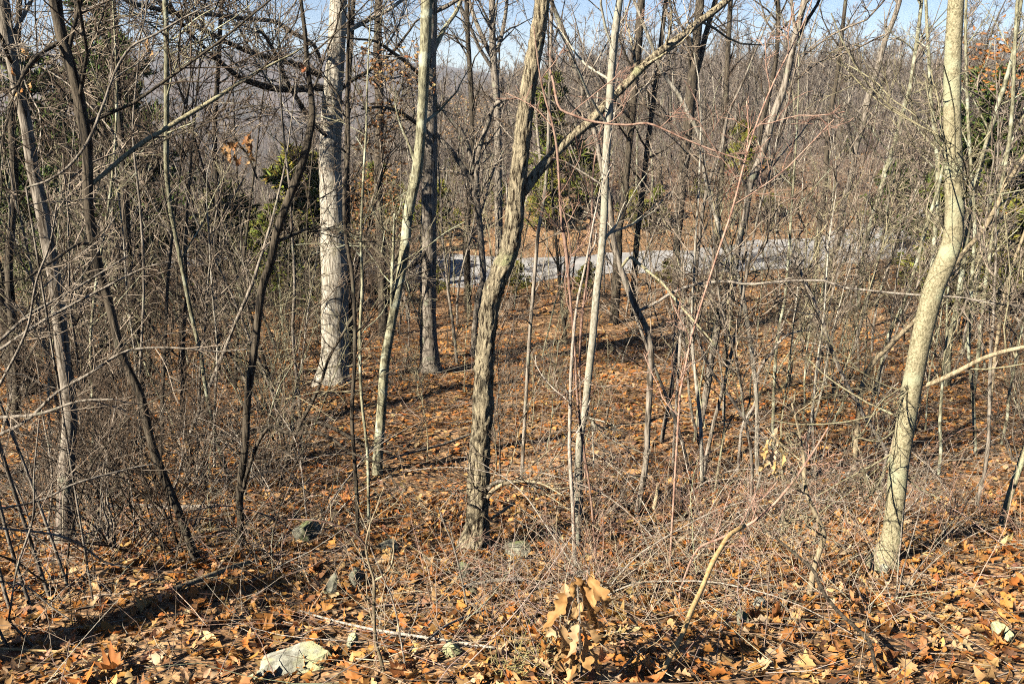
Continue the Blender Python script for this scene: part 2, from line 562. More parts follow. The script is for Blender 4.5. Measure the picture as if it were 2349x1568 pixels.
# ------------------------------------------------------------------ ground, road
def build_ground():
    ny, nx = 330, 280
    v = np.linspace(0, 1, ny)
    y = -14 + 34 * v / 0.45
    k = 20.0
    y = np.where(v < 0.45, -14 + 36 * (v / 0.45), 22 * np.exp((v - 0.45) / 0.55 * math.log(2700 / 22)))
    h = np.linspace(-1, 1, nx)
    X = np.sign(h) * (np.abs(h) ** 1.3)
    half = 16 + 1.15 * np.maximum(y, 0)
    XX = X[None] * half[:, None]; YY = np.repeat(y[:, None], nx, 1)
    Z = height(XX, YY)
    V = np.stack([XX, YY, Z], -1).reshape(-1, 3)
    i = np.arange(ny * nx).reshape(ny, nx)
    Q = np.stack([i[:-1, :-1], i[:-1, 1:], i[1:, 1:], i[1:, :-1]], -1).reshape(-1, 4)
    me = make_mesh('ground', V, Q.ravel(), np.arange(len(Q)) * 4, M['ground'])
    return tag(link('ground', me), kind='structure')


ground = build_ground()


def build_road():
    K = np.c_[ROAD, np.zeros(len(ROAD))]
    c = catmull(K, 160)[:, :2]
    t = norm(np.gradient(c, axis=0)); nrm = np.c_[-t[:, 1], t[:, 0]]
    half = 2.0 + 0.9 * np.exp(-((c[:, 0] + 4) / 4) ** 2) + 0.7 * sstep(3, 12, c[:, 0])
    off = np.linspace(-1, 1, 9)
    rg = np.random.default_rng(3)
    edge = 0.35 * rg.normal(size=(160, 9)) * (np.abs(off) > 0.9)
    P = c[:, None] + nrm[:, None] * (off[None] * half[:, None] + edge)[..., None]
    Z = np.maximum(height(P[..., 0], P[..., 1]), 0 * P[..., 0] - 99) + 0.06 - 0.05 * np.abs(off)[None] ** 3
    V = np.concatenate([P, Z[..., None]], -1).reshape(-1, 3)
    i = np.arange(160 * 9).reshape(160, 9)
    Q = np.stack([i[:-1, 1:], i[:-1, :-1], i[1:, :-1], i[1:, 1:]], -1).reshape(-1, 4)
    return tag(link('road', make_mesh('road', V, Q.ravel(), np.arange(len(Q)) * 4, M['road'])), kind='structure')


build_road()


# ------------------------------------------------------------------ dry leaves
def _strip(xs, ws):
    """leaf outline as a strip: midrib points and both edges -> verts, faces (tip and base are single points)."""
    V = [(xs[0], 0)]
    for x, w in zip(xs[1:-1], ws[1:-1]):
        V += [(x, w), (x, 0), (x, -w)]
    V.append((xs[-1], 0))
    F = [(0, 2, 1), (0, 3, 2)]
    k = len(xs) - 2
    for j in range(k - 1):
        a = 1 + 3 * j; b = a + 3
        F += [(a, a + 1, b + 1, b), (a + 1, a + 2, b + 2, b + 1)]
    a = 1 + 3 * (k - 1); e = len(V) - 1
    F += [(a, a + 1, e), (a + 1, a + 2, e)]
    return np.array(V, float), F


def _fan(pts):
    V = [(-0.08, 0)] + pts
    F = [(0, 1 + j, 1 + (j + 1) % len(pts)) for j in range(len(pts))]
    return np.array(V, float), F


def _fine(tpl_x, tpl_w, n=26, across=7):
    xs = np.linspace(-.5, .5, n); ws = np.maximum(np.interp(xs, tpl_x, tpl_w), 0.006)
    V = []; F = []
    for i_, (x_, w_) in enumerate(zip(xs, ws)):
        for j_ in range(across):
            V.append((x_, w_ * (2 * j_ / (across - 1) - 1)))
    for i_ in range(n - 1):
        for j_ in range(across - 1):
            a = i_ * across + j_
            F.append((a, a + 1, a + across + 1, a + across))
    return np.array(V, float), F


LEAF_BIG = _fine([-.5, -.42, -.34, -.25, -.2, -.1, -.04, .03, .1, .2, .26, .33, .4, .5], [.006, .006, .11, .13, .07, .20, .22, .09, .11, .24, .19, .09, .10, .0])
LEAF_OVAL = _strip([-.5, -.25, .1, .5], [0, .17, .2, 0])
LEAF_LONG = _strip([-.5, -.3, 0, .3, .5], [0, .12, .16, .1, 0])
LEAF_OAK = _strip([-.5, -.34, -.22, -.1, .02, .14, .26, .38, .5], [0, .10, .07, .24, .11, .27, .13, .15, 0])
_half = [(.5, 0), (.22, .10), (.30, .36), (.12, .24), (.04, .50), (-.12, .30), (-.26, .34), (-.30, .12), (-.44, .02)]
LEAF_PLANE = _fan(_half + [(x, -y) for x, y in _half[::-1][:-1]])

PAL = np.array([(.60, .27, .075), (.56, .20, .045), (.62, .36, .15), (.64, .43, .24), (.44, .18, .05), (.24, .105, .035), (.54, .32, .14), (.68, .35, .12), (.32, .17, .09), (.12, .06, .03)])
PALW = np.array([.16, .10, .16, .09, .13, .11, .10, .06, .06, .03])


def leaf_arrays(tpl, pos, size, nrm, yaw, curl, rg):
    """leaf copies as one vertex array; curl bends every leaf its own way."""
    V2, F = tpl
    n = len(pos); K = len(V2)
    x = V2[None, :, 0] * np.ones((n, 1)); y = V2[None, :, 1] * np.ones((n, 1))
    c = rg.normal(size=(n, 4)) * curl
    z = c[:, :1] * 1.4 * x * x + c[:, 1:2] * 2.6 * y * y + c[:, 2:3] * 1.6 * x * y + np.abs(c[:, 3:4]) * 0.5 * np.abs(y) + rg.normal(size=(n, K)) * 0.025
    L = np.stack([x, y, z], -1) * size[:, None, None]
    nz = norm(nrm)
    a = np.stack([np.cos(yaw), np.sin(yaw), np.zeros(n)], -1)
    ex = norm(a - (a * nz).sum(-1, keepdims=True) * nz); ey = np.cross(nz, ex)
    W = L[..., :1] * ex[:, None] + L[..., 1:2] * ey[:, None] + L[..., 2:] * nz[:, None] + pos[:, None]
    return W.reshape(-1, 3), F, K, n


def leaves_mesh(name, batches, mat):
    Vs, Ls, St, Cs = [], [], [], []
    vo = lo = 0
    for (W, F, K, n, col) in batches:
        base = (np.arange(n) * K + vo)[:, None]
        for f in F:
            idx = base + np.array(f)[None]
            Ls.append(idx.ravel()); St.append(lo + np.arange(n) * len(f)); lo += n * len(f)
        Vs.append(W); Cs.append(np.repeat(col, K, axis=0)); vo += n * K
    return make_mesh(name, np.concatenate(Vs), np.concatenate(Ls), np.concatenate(St), mat, True, np.concatenate(Cs))


def pick_cols(n, rg, pal=PAL, w=PALW):
    c = pal[rg.choice(len(pal), n, p=w / w.sum())]
    return c * rg.uniform(0.75, 1.2, (n, 1)) * (1 + 0.06 * rg.normal(size=(n, 3)))


def hanging(pos, size, rg, pal=None, tpl=None, curl=0.9):
    n = len(pos)
    nr = rg.normal(size=(n, 3)); nr[:, 2] *= 0.35
    W, F, K, n = leaf_arrays(tpl or LEAF_OVAL, pos, size, nr, rg.uniform(0, 6.28, n), curl, rg)
    col = pick_cols(n, rg) if pal is None else pick_cols(n, rg, np.array(pal), np.ones(len(pal)))
    return (W, F, K, n, col)


# ------------------------------------------------------------------ traced trees
def even(P, R, n=40):
    s = np.concatenate([[0], np.cumsum(np.linalg.norm(np.diff(P, axis=0), axis=1))])
    x = np.linspace(0, s[-1], n)
    return np.stack([np.interp(x, s, P[:, k]) for k in range(3)], -1), np.interp(x, s, R)


def tips_in(tips, box):
    t = np.concatenate(tips)
    r = t - CAM; dp = r @ FWD
    u = UC + FPX * (r @ RGT) / dp; v = VC - FPX * (r @ UPV) / dp
    m = (u > box[0]) & (u < box[2]) & (v > box[1]) & (v < box[3]) & (dp > 1)
    return t[m]


def tree(name, label, pts, bark, d=None, drift=0.0, ext=5.0, limbs=(), cat='tree', n=None, sides=None, l1=10, l2=6, l3=4, L1=1.6,
         t0=0.35, rt=0.0024, up=0.05, ang=(0.5, 1.2), wig=0.13, group=None, twig=None, flare=None, leafy=None):
    u0, v0 = pts[0][:2]
    if d is None:
        g = ground_hit(u0, v0); d = g[1]
    else:
        # the base goes down to the ground under its own spot
        r = at(u0, v0, d)
        g = np.array([r[0], d, float(height(r[0], d))])
    root = bpy.data.objects.new(name, None); COL.objects.link(root)
    root.location = g; root.empty_display_size = 0.2
    tag(root, label, cat, group)
    w0 = max(p[2] for p in pts)
    sides = sides or (28 if w0 > 30 else 16 if w0 > 15 else 8)
    n = n or (150 if bark == 'furrow' else 70)
    P, R = trace(pts, d, n, drift)
    if P[0, 2] > g[2] + 0.02:      # hidden foot: straight down to the ground
        P = np.vstack([np.array([P[0, 0], P[0, 1], g[2] - 0.05]), P]); R = np.concatenate([[R[0] * 1.1], R])
    else:
        P = np.vstack([P[0] - np.array([0, 0, 0.12]), P]); R = np.concatenate([[R[0] * 1.15], R])
    nv = len(P)
    if ext:
        P, R = extend(P, R, ext)
    tb = Tubes()
    tb.add(P - g, R, sides, True, relief_of(P, R, sides, bark) if sides > 8 else None)
    link('trunk', tb.mesh('trunk', M[bark]), root)
    PB = [(P, R)]
    for lp in limbs:
        lb = lp.get('bark', bark)
        LP, LR = trace(lp['pts'], lp.get('d', d + drift * lp.get('s', 0.5)), 36, lp.get('drift', 0.0))
        if lp.get('ext'):
            LP, LR = extend(LP, LR, lp['ext'], 0.25, 0.1, 0.06, 0.2)
        t2 = Tubes(); t2.add(LP - g, LR, 10 if LR[0] > 0.02 else 6, True)
        link('limb', t2.mesh('limb', M[lb]), root)
        PB.append((LP, LR))
    # crown: procedural limbs, branches and twigs
    tw = Tubes()
    tip_all = []
    for q, (A, B) in enumerate(PB):
        k1 = l1 if q == 0 else max(3, int(l1 * 0.5))
        tt0 = t0 if q == 0 else 0.15
        LL = L1 if q == 0 else L1 * 0.6
        A, B = even(A, B)
        a1, b1 = kids(A, B, k1, tt0, 0.99, LL, ang, 7, wig, up, 0.42, rt * 1.6, 0.05 if q == 0 else 0.02, 0.35)
        a2, b2 = kids(a1, b1, l2, 0.15, 0.97, lengths(a1) * 0.55, (0.5, 1.1), 5, wig * 1.3, up * 0.5, 0.6, rt)
        a3, b3 = kids(a2, b2, l3, 0.1, 0.97, lengths(a2) * 0.6 + 0.05, (0.4, 1.1), 4, wig * 1.5, 0.02, 0.6, rt * 0.8)
        tw.add(a1 - g, b1, 5, mi=1); tw.add(a2 - g, b2, 3); tw.add(a3 - g, b3, 3)
        tip_all.append(a3[:, -1])
    link('crown', tw.mesh('crown', M[twig or TWIG[bark]], M[bark]), root)
    if leafy:
        nl, sz, pal, box = leafy
        tips = a3[:, -1] if box is None else tips_in(tip_all, box)
        if len(tips):
            tips = tips[rng.integers(0, len(tips), nl)] + rng.normal(size=(nl, 3)) * sz * 0.6
            link('foliage', leaves_mesh('foliage', [hanging(tips - g, rng.uniform(0.6, 1.2, nl) * sz, rng, pal, LEAF_OAK if sz > .08 else LEAF_OVAL)], M['leaf']), root)
    return root, P, R, d


T1 = tree('crooked_tree', 'dark furrowed crooked tree in the middle, bending right, flared foot on the leaves',
     [(1083, 1262, 84), (1090, 1235, 66), (1096, 1190, 52), (1098, 1110, 49), (1100, 1037, 47), (1106, 960, 46), (1108, 890, 45), (1112, 820, 42), (1119, 756, 40), (1125, 700, 42), (1138, 650, 44), (1158, 600, 44), (1174, 545, 42), (1181, 480, 40), (1187, 419, 38), (1201, 300, 37), (1213, 201, 35), (1228, 110, 34), (1240, 33, 33), (1246, -60, 32)],
     'furrow', ext=6.0, l1=12, t0=0.42, L1=1.8, n=220,
     limbs=[dict(pts=[(1188, 452, 24), (1206, 432, 25), (1233, 395, 24), (1270, 355, 23), (1307, 318, 22), (1347, 285, 21), (1380, 251, 20), (1441, 188, 19), (1471, 157, 19), (1521, 114, 18), (1568, 80, 17), (1605, 50, 17), (1649, 17, 16), (1690, -20, 15)], drift=0.7, ext=1.5),
            dict(pts=[(1112, 1130, 11), (1125, 1115, 10), (1140, 1104, 9), (1165, 1103, 8), (1200, 1105, 6), (1250, 1122, 4)], drift=-0.4, bark='grey'),
            dict(pts=[(1108, 1150, 14), (1118, 1140, 11), (1130, 1125, 10), (1150, 1112, 9), (1185, 1103, 8), (1240, 1108, 5), (1290, 1135, 3)], drift=-0.6, bark='tan')])
T2 = tree('smooth_tree', 'thick smooth olive-barked tree at right, lower half leaning, upper half upright',
     [(2022, 1300, 78), (2034, 1270, 58), (2044, 1240, 47), (2051, 1194, 42), (2061, 1093, 42), (2068, 1037, 42), (2084, 930, 43), (2100, 840, 43), (2118, 756, 44), (2132, 700, 45), (2146, 650, 46), (2168, 600, 45), (2184, 550, 43), (2189, 490, 41), (2189, 436, 41), (2186, 330, 39), (2185, 235, 38), (2187, 120, 36), (2192, 17, 35), (2196, -60, 34)],
     'olive', ext=6.0, l1=10, t0=0.45, L1=1.8,
     limbs=[dict(pts=[(2125, 883, 12), (2151, 873, 12), (2202, 849, 12), (2252, 823, 11), (2302, 806, 11), (2349, 796, 10), (2420, 780, 9)], drift=-0.5, bark='tan', ext=0.8),
            dict(pts=[(2095, 905, 12), (2083, 893, 9), (2076, 884, 6)], drift=-0.06),
            dict(pts=[(2196, 470, 11), (2210, 455, 8), (2217, 444, 5)], drift=-0.08),
            dict(pts=[(2176, 330, 10), (2163, 318, 7), (2158, 308, 4)], drift=-0.05),
            dict(pts=[(2085, 1000, 12), (2075, 960, 14), (2060, 985, 14), (2049, 1030, 13), (2035, 1075, 12)], drift=0.1, bark='tan')])
T3 = tree('white_trunk_tree', 'largest white-barked trunk, straight, left of the centre at the edge of the leaf carpet',
     [(764, 880, 92), (766, 850, 72), (768, 800, 63), (768, 740, 62), (767, 640, 60), (765, 540, 57), (760, 440, 53), (757, 360, 50), (760, 260, 46), (768, 160, 42), (775, 60, 40), (778, -40, 38)],
     'white', ext=8, l1=30, l2=8, l3=6, t0=0.40, L1=3.8, rt=0.0036,
     limbs=[dict(pts=[(745, 203, 16), (720, 202, 17), (670, 205, 17), (630, 203, 16), (603, 197, 15), (575, 188, 14), (553, 180, 13), (520, 155, 11), (480, 120, 9), (430, 70, 7), (390, 10, 6)], drift=-3.0, bark='dark'),
            dict(pts=[(735, 175, 14), (690, 152, 13), (637, 138, 12), (586, 124, 12), (536, 104, 11), (482, 77, 10), (420, 40, 8), (360, 0, 7)], drift=-2.0, bark='dark', ext=1.5),
            dict(pts=[(735, 140, 9), (720, 104, 9), (670, 74, 10), (630, 50, 10), (570, 44, 10), (486, 34, 10), (402, 30, 11), (345, 17, 11), (302, 7, 10), (240, -30, 8)], drift=-4.0, bark='grey', ext=1.0),
            dict(pts=[(772, 330, 10), (720, 285, 11), (690, 240, 11), (660, 190, 10), (630, 120, 9), (600, 70, 7)], drift=-1.5, bark='dark'),
            dict(pts=[(760, 230, 9), (800, 190, 9), (850, 160, 8), (900, 120, 7), (940, 70, 5)], drift=1.5, bark='dark', ext=1.0)])
T4 = tree('grey_trunk_tree', 'straight grey trunk in shade on its right, just right of the slim lichen tree',
     [(988, 856, 58), (986, 830, 44), (983, 780, 40), (982, 700, 37), (982, 588, 36), (984, 480, 36), (985, 400, 35), (985, 250, 34), (984, 130, 33), (986, 40, 32), (988, -50, 31)],
     'grey', ext=7.5, l1=20, l2=7, L1=3.2, rt=0.0036, t0=0.4, leafy=(420, 0.085, [(.55, .30, .12), (.60, .38, .18), (.42, .2, .08)], (800, 100, 1000, 430)),
     limbs=[dict(pts=[(990, 130, 10), (1005, 95, 11), (1020, 65, 10), (1045, 30, 9), (1060, -5, 9)], drift=1, bark='lichen', ext=1.2),
            dict(pts=[(980, 190, 9), (940, 150, 9), (900, 120, 8), (860, 95, 6), (820, 90, 5)], drift=-1.5, bark='dark', ext=0.8),
            dict(pts=[(978, 300, 10), (930, 265, 9), (905, 252, 8), (870, 246, 7), (830, 250, 5)], drift=-1.5, bark='dark'),
            dict(pts=[(984, 560, 8), (960, 600, 8), (930, 620, 7), (905, 655, 6), (890, 690, 4)], drift=-1.0, bark='dark')])
T5 = tree('slim_lichen_tree', 'slim lichen-streaked tree leaning right, crossing in front of the grey trunk',
     [(866, 1086, 26), (868, 1037, 23), (875, 940, 22), (884, 823, 22), (893, 770, 21), (901, 722, 20), (910, 680, 20), (918, 638, 21), (926, 590, 22), (931, 548, 23), (935, 503, 23), (944, 450, 24), (955, 402, 25), (962, 350, 24), (966, 302, 23), (970, 230, 24), (972, 168, 25), (976, 90, 26), (978, 34, 26), (980, -40, 25)],
     'lichen', ext=4, l1=12, L1=1.7, t0=0.35,
     limbs=[dict(pts=[(900, 730, 8), (898, 700, 8), (900, 640, 8), (902, 580, 7), (904, 520, 6), (905, 490, 5)], drift=-0.2),
            dict(pts=[(982, 22, 9), (990, 5, 8), (1000, -20, 7)], drift=0, ext=0.8),
            dict(pts=[(925, 560, 9), (900, 600, 8), (880, 590, 7), (850, 560, 6), (830, 540, 4)], drift=0.5, bark='dark')])
T6 = tree('pale_slender_tree', 'slender pale smooth tree right of the crooked tree, old wound low on its stem',
     [(1322, 1262, 22), (1323, 1231, 19), (1327, 1060, 18), (1331, 1000, 17), (1336, 975, 17), (1342, 945, 17), (1348, 880, 17), (1354, 823, 17), (1360, 770, 17), (1364, 722, 17), (1370, 660, 17), (1377, 605, 17), (1384, 528, 17), (1387, 469, 17), (1390, 369, 18), (1397, 268, 18), (1402, 180, 18), (1405, 134, 18), (1414, 50, 17), (1421, 0, 16), (1428, -60, 15)],
     'pale', ext=4, l1=10, L1=1.3, t0=0.4, sides=16,
     limbs=[dict(pts=[(1340, 962, 10), (1352, 958, 8), (1362, 968, 7), (1372, 985, 4)], drift=-0.1, bark='dark'),
            dict(pts=[(1379, 570, 8), (1390, 545, 8), (1402, 530, 7), (1415, 515, 5)], drift=0.1)])
T7 = tree('forked_slim_tree', 'slim light stem with an elbow, its long white side branch reaching far right',
     [(1460, 1183, 15), (1466, 1150, 14), (1474, 1110, 14), (1483, 1043, 14), (1485, 990, 14), (1489, 920, 14), (1492, 856, 14), (1494, 806, 14), (1481, 749, 13), (1461, 709, 14), (1441, 665, 14), (1424, 615, 13), (1414, 580, 13), (1405, 538, 13), (1400, 469, 12), (1381, 385, 12), (1367, 318, 12), (1350, 251, 11), (1327, 184, 11), (1297, 84, 11), (1267, 10, 10), (1250, -50, 10)],
     'grey', ext=3, l1=13, L1=1.3, t0=0.35,
     limbs=[dict(pts=[(1464, 713, 8), (1480, 706, 8), (1504, 695, 8), (1535, 675, 8), (1568, 660, 7), (1598, 652, 7), (1665, 645, 7), (1716, 652, 7), (1800, 645, 6.5), (1870, 643, 6), (1900, 645, 6), (1927, 658, 6), (1987, 665, 5), (2060, 673, 5), (2118, 677, 5), (2202, 682, 4.5), (2269, 695, 4), (2349, 704, 3.5)], drift=-1.2, bark='dead'),
            dict(pts=[(1424, 615, 7), (1445, 590, 7), (1460, 600, 7), (1490, 625, 7), (1520, 650, 6), (1560, 700, 6), (1600, 745, 5), (1640, 790, 4)], drift=-0.6, bark='olive')])
T8 = tree('far_dark_tree', 'dark straight tree behind the pale slender tree, foot near the road',
     [(1408, 742, 24), (1411, 700, 22), (1414, 655, 21), (1417, 588, 20), (1420, 521, 18), (1431, 469, 17), (1437, 400, 16), (1443, 335, 16), (1450, 260, 18), (1455, 201, 18), (1460, 140, 19), (1465, 84, 19), (1471, 0, 18), (1474, -50, 18)],
     'dark', ext=5, l1=16, L1=2.6, rt=0.0035)
T9 = tree('leaning_smooth_tree', 'tan smooth tree leaning right with a forked top, right of centre',
     [(1604, 980, 18), (1608, 960, 17), (1622, 890, 16), (1635, 806, 15), (1652, 729, 15), (1676, 655, 15), (1689, 588, 15), (1699, 538, 15), (1709, 503, 15), (1722, 419, 16), (1743, 369, 17), (1759, 318, 18), (1773, 268, 18), (1793, 218, 17), (1803, 185, 16), (1811, 151, 15), (1826, 74, 15), (1840, 25, 14), (1852, -40, 13)],
     'grey', ext=3.5, l1=13, L1=1.7, rt=0.0022,
     limbs=[dict(pts=[(1812, 140, 9), (1830, 85, 9), (1850, 50, 8), (1875, 10, 7), (1885, -15, 7)], drift=0.2, ext=1.5, bark='dark'),
            dict(pts=[(1824, 70, 8), (1818, 30, 8), (1815, -10, 7)], drift=0, ext=1)])
T10 = tree('dark_slim_tree', 'thin dark trunk hugging the left side of the leaning tan tree',
     [(1659, 845, 11), (1669, 772, 11), (1680, 689, 11), (1692, 590, 10), (1706, 500, 10), (1722, 430, 11), (1734, 369, 11), (1748, 285, 12), (1763, 218, 12), (1778, 151, 11), (1785, 67, 11), (1784, 0, 10), (1785, -50, 10)],
     'dark', ext=4, l1=14, L1=2.0, rt=0.003)
T11 = tree('tall_dark_tree', 'tall dark-barked tree against the sky above the road, right of the pale slender tree',
     [(1546, 690, 17), (1550, 640, 16), (1553, 560, 17), (1560, 480, 19), (1572, 350, 23), (1583, 235, 25), (1590, 170, 23), (1597, 100, 21), (1605, 17, 19), (1608, -50, 18)],
     'dark', ext=6, l1=20, L1=3.2, rt=0.0045, d=27,
     limbs=[dict(pts=[(1592, 190, 14), (1605, 140, 14), (1618, 84, 13), (1632, 34, 12), (1650, -30, 11)], drift=0.4, ext=2)])
T12 = tree('pale_far_tree', 'grey tree with forked crown behind the crooked tree, standing against the sky',
     [(1146, 640, 20), (1145, 560, 19), (1143, 436, 18), (1142, 302, 17), (1139, 218, 17), (1133, 151, 17), (1130, 90, 16), (1129, 34, 15), (1128, -40, 14)],
     'grey', ext=5, l1=20, L1=3.2, rt=0.0045, d=28,
     limbs=[dict(pts=[(1135, 140, 11), (1119, 114, 10), (1102, 75, 10), (1086, 34, 9), (1070, -20, 8)], drift=0.5, ext=2),
            dict(pts=[(1134, 165, 9), (1100, 110, 8), (1080, 65, 7), (1060, 20, 6)], drift=-0.5, ext=1.5),
            dict(pts=[(1138, 120, 10), (1150, 85, 9), (1160, 30, 8), (1165, -20, 7)], drift=0, ext=2)])
T13 = tree('v_forked_tree', 'dark tree forking into a wide V left of the crooked tree',
     [(1088, 760, 14), (1098, 680, 14), (1108, 640, 14), (1104, 560, 14), (1099, 500, 14), (1095, 465, 14), (1087, 420, 13), (1062, 385, 12), (1040, 352, 12), (1018, 328, 11), (985, 291, 10), (940, 250, 8)],
     'grey', ext=0.8, l1=12, L1=2.0, rt=0.003, d=18,
     limbs=[dict(pts=[(1092, 455, 12), (1096, 369, 12), (1106, 318, 11), (1119, 285, 11), (1132, 245, 10), (1153, 230, 9), (1193, 222, 7)], drift=-0.5),
            dict(pts=[(1089, 400, 11), (1075, 340, 11), (1060, 305, 10), (1045, 288, 9), (998, 235, 8), (965, 198, 7)], drift=-0.6, ext=1.5)])
T14 = tree('left_pale_tree', 'pale-barked trunk leaning left near the left edge, half hidden by twigs',
     [(150, 1255, 46), (150, 1200, 38), (152, 1080, 34), (160, 940, 32), (142, 789, 29), (128, 655, 27), (110, 560, 27), (94, 469, 28), (75, 385, 27), (60, 285, 26), (44, 218, 26), (20, 100, 26), (6, 0, 26), (-6, -80, 25)],
     'grey', ext=5.5, l1=14, L1=1.8,
     limbs=[dict(pts=[(40, 205, 10), (70, 150, 10), (90, 130, 9), (115, 105, 8), (140, 95, 6)], drift=-0.4, bark='dark'),
            dict(pts=[(30, 150, 9), (15, 120, 9), (5, 90, 8), (-15, 60, 7)], drift=-0.4, bark='dark')])
T15 = tree('left_black_tree', 'nearly black crooked trunk left, slanting down to the right into the brush',
     [(452, 1290, 24), (436, 1244, 19), (402, 1154, 18), (369, 1077, 18), (345, 1007, 18), (322, 906, 19), (281, 823, 20), (265, 756, 20), (248, 689, 20), (228, 621, 20), (214, 555, 21), (203, 469, 22), (201, 385, 22), (198, 318, 23), (188, 268, 24), (178, 208, 25), (161, 151, 26), (141, 84, 27), (127, 0, 28), (118, -70, 27)],
     'dark', ext=5.0, l1=11, L1=1.8,
     limbs=[dict(pts=[(142, 95, 11), (115, 110, 10), (85, 130, 9), (60, 160, 8), (30, 220, 6)], drift=-0.5),
            dict(pts=[(203, 428, 9), (228, 408, 10), (285, 359, 10.5), (335, 322, 11), (385, 292, 11), (436, 261, 11), (486, 231, 10), (536, 198, 9), (600, 160, 7)], drift=0.6, bark='olive', ext=0.4),
            dict(pts=[(212, 560, 9), (180, 560, 8), (120, 600, 7), (60, 640, 5)], drift=-0.8)])
T16 = tree('birch_sapling', 'straight slim pale-green stem left, between the black trunk and the dark leaning trunk',
     [(529, 1098, 9), (506, 1037, 9), (489, 973, 9), (472, 890, 9), (459, 806, 9.5), (439, 722, 9.5), (419, 621, 10), (399, 521, 10), (391, 480, 11), (382, 385, 12), (382, 302, 12.5), (382, 201, 12.5), (382, 100, 13), (379, 0, 13), (378, -60, 12)],
     'lichen', ext=3, l1=12, L1=1.3, t0=0.3)
T17 = tree('dark_leaning_tree', 'dark trunk leaning up to the right towards the white trunk, in the left thicket',
     [(553, 1262, 20), (551, 1200, 16), (550, 1144, 16), (556, 1070, 16), (563, 1024, 16), (566, 940, 17), (573, 873, 17), (583, 806, 18), (593, 722, 18), (603, 655, 18), (623, 595, 18), (633, 538, 18), (657, 469, 18), (690, 385, 18), (708, 315, 18), (716, 270, 16), (714, 220, 14), (705, 150, 12), (700, 80, 10), (690, 0, 9)],
     'dark', ext=2.5, l1=12, L1=1.5,
     limbs=[dict(pts=[(628, 556, 8), (650, 548, 9), (680, 535, 8), (705, 525, 6), (735, 520, 4)], drift=0.3),
            dict(pts=[(555, 1130, 9), (575, 1060, 9), (600, 1000, 8), (625, 975, 8), (640, 985, 9), (680, 995, 9), (715, 990, 9), (760, 1005, 8), (800, 1035, 6), (850, 1055, 5), (895, 1070, 3)], drift=-0.5)])
for lab_, d_, pts_ in [
        ('dark upright trunk between the big white trunk and the slim lichen tree', 21, [(878, 700, 22), (874, 560, 20), (868, 420, 20), (871, 250, 20), (866, 120, 19), (868, 30, 18), (870, -40, 17)]),
        ('thin black trunk touching the right side of the big white trunk', 16.5, [(808, 840, 14), (800, 640, 13), (797, 500, 13), (796, 360, 12), (798, 220, 12), (806, 90, 11), (812, -30, 10)]),
        ('black post-like trunk left of the crooked tree in front of the road', 24, [(1074, 720, 16), (1072, 640, 16), (1070, 560, 15), (1076, 450, 14), (1084, 330, 13), (1080, 200, 12), (1072, 60, 11), (1070, -40, 10)]),
        ('thin black trunk right of the far dark tree, crossing the road', 23, [(1452, 740, 14), (1455, 640, 14), (1462, 540, 13), (1476, 420, 13), (1490, 300, 12), (1510, 150, 11), (1530, -20, 10)]),
        ('black trunk behind the white-barked slim tree above the road', 30, [(1640, 660, 14), (1644, 560, 13), (1652, 440, 13), (1662, 300, 12), (1668, 160, 12), (1676, 0, 11), (1680, -40, 10)]),
        ('dark trunk in the left thicket right of the nearly black trunk', 14, [(330, 940, 20), (318, 820, 19), (306, 700, 18), (292, 560, 18), (284, 400, 17), (270, 220, 16), (262, 60, 15), (255, -40, 14)]),
        ('dark thin trunk between the slim green stem and the leaning dark trunk', 15, [(500, 900, 14), (498, 780, 13), (490, 640, 13), (500, 480, 12), (492, 320, 12), (500, 160, 11), (510, -20, 10)]),
        ('dark crooked trunk at the left edge in front of the evergreens', 11, [(30, 1010, 20), (38, 900, 18), (30, 760, 18), (20, 600, 17), (34, 430, 16), (26, 260, 15), (40, 100, 14), (46, -40, 13)]),
        ('blackish slanted trunk on the right between the tan tree and the lichen-spotted trunk', 20, [(1850, 800, 14), (1866, 690, 13), (1874, 560, 13), (1892, 430, 12), (1900, 300, 11), (1922, 160, 10), (1940, 0, 9)])]:
    tree('dark_tree', lab_, pts_, 'dark', d=d_, ext=4.5, l1=15, L1=2.3, rt=0.0034, t0=0.3, l3=5)

# ------------------------------------------------------------------ traced saplings
def sap(label, pts, bark='olive', d=None, drift=0.0, ext=1.5, l1=9, L1=0.9, t0=0.3, name='sapling', cat='sapling', l2=5, l3=3, rt=0.0022, limbs=(), **kw):
    return tree(name, label, pts, bark, d=d, drift=drift, ext=ext, l1=l1, L1=L1, t0=t0, cat=cat, l2=l2, l3=l3, rt=rt, limbs=limbs, n=44, **kw)


sap('thin brown sapling close right of the crooked tree, rising straight to the sky',
    [(1196, 1100, 9), (1200, 1037, 8.5), (1205, 940, 8.5), (1211, 839, 8.5), (1216, 756, 8.5), (1223, 672, 8.5), (1230, 588, 8.5), (1235, 528, 8), (1246, 469, 8), (1256, 369, 8), (1260, 235, 8), (1263, 134, 7), (1266, 20, 7)], 'grey')
sap('grey wavy sapling just right of the big white trunk, reaching down to the shaded leaves',
    [(821, 1246, 9), (819, 1150, 9), (812, 1037, 9), (807, 950, 9), (814, 823, 9), (814, 739, 9), (807, 622, 9), (795, 555, 9), (790, 450, 9), (800, 335, 8), (796, 201, 8), (800, 60, 7)], 'dark')
sap('pale speckled sapling right of the grey wavy one beside the white trunk',
    [(846, 1200, 7), (843, 1037, 7), (834, 957, 7), (828, 890, 7), (826, 756, 7), (831, 655, 7), (828, 555, 6), (832, 440, 6), (840, 300, 5)], 'lichen')
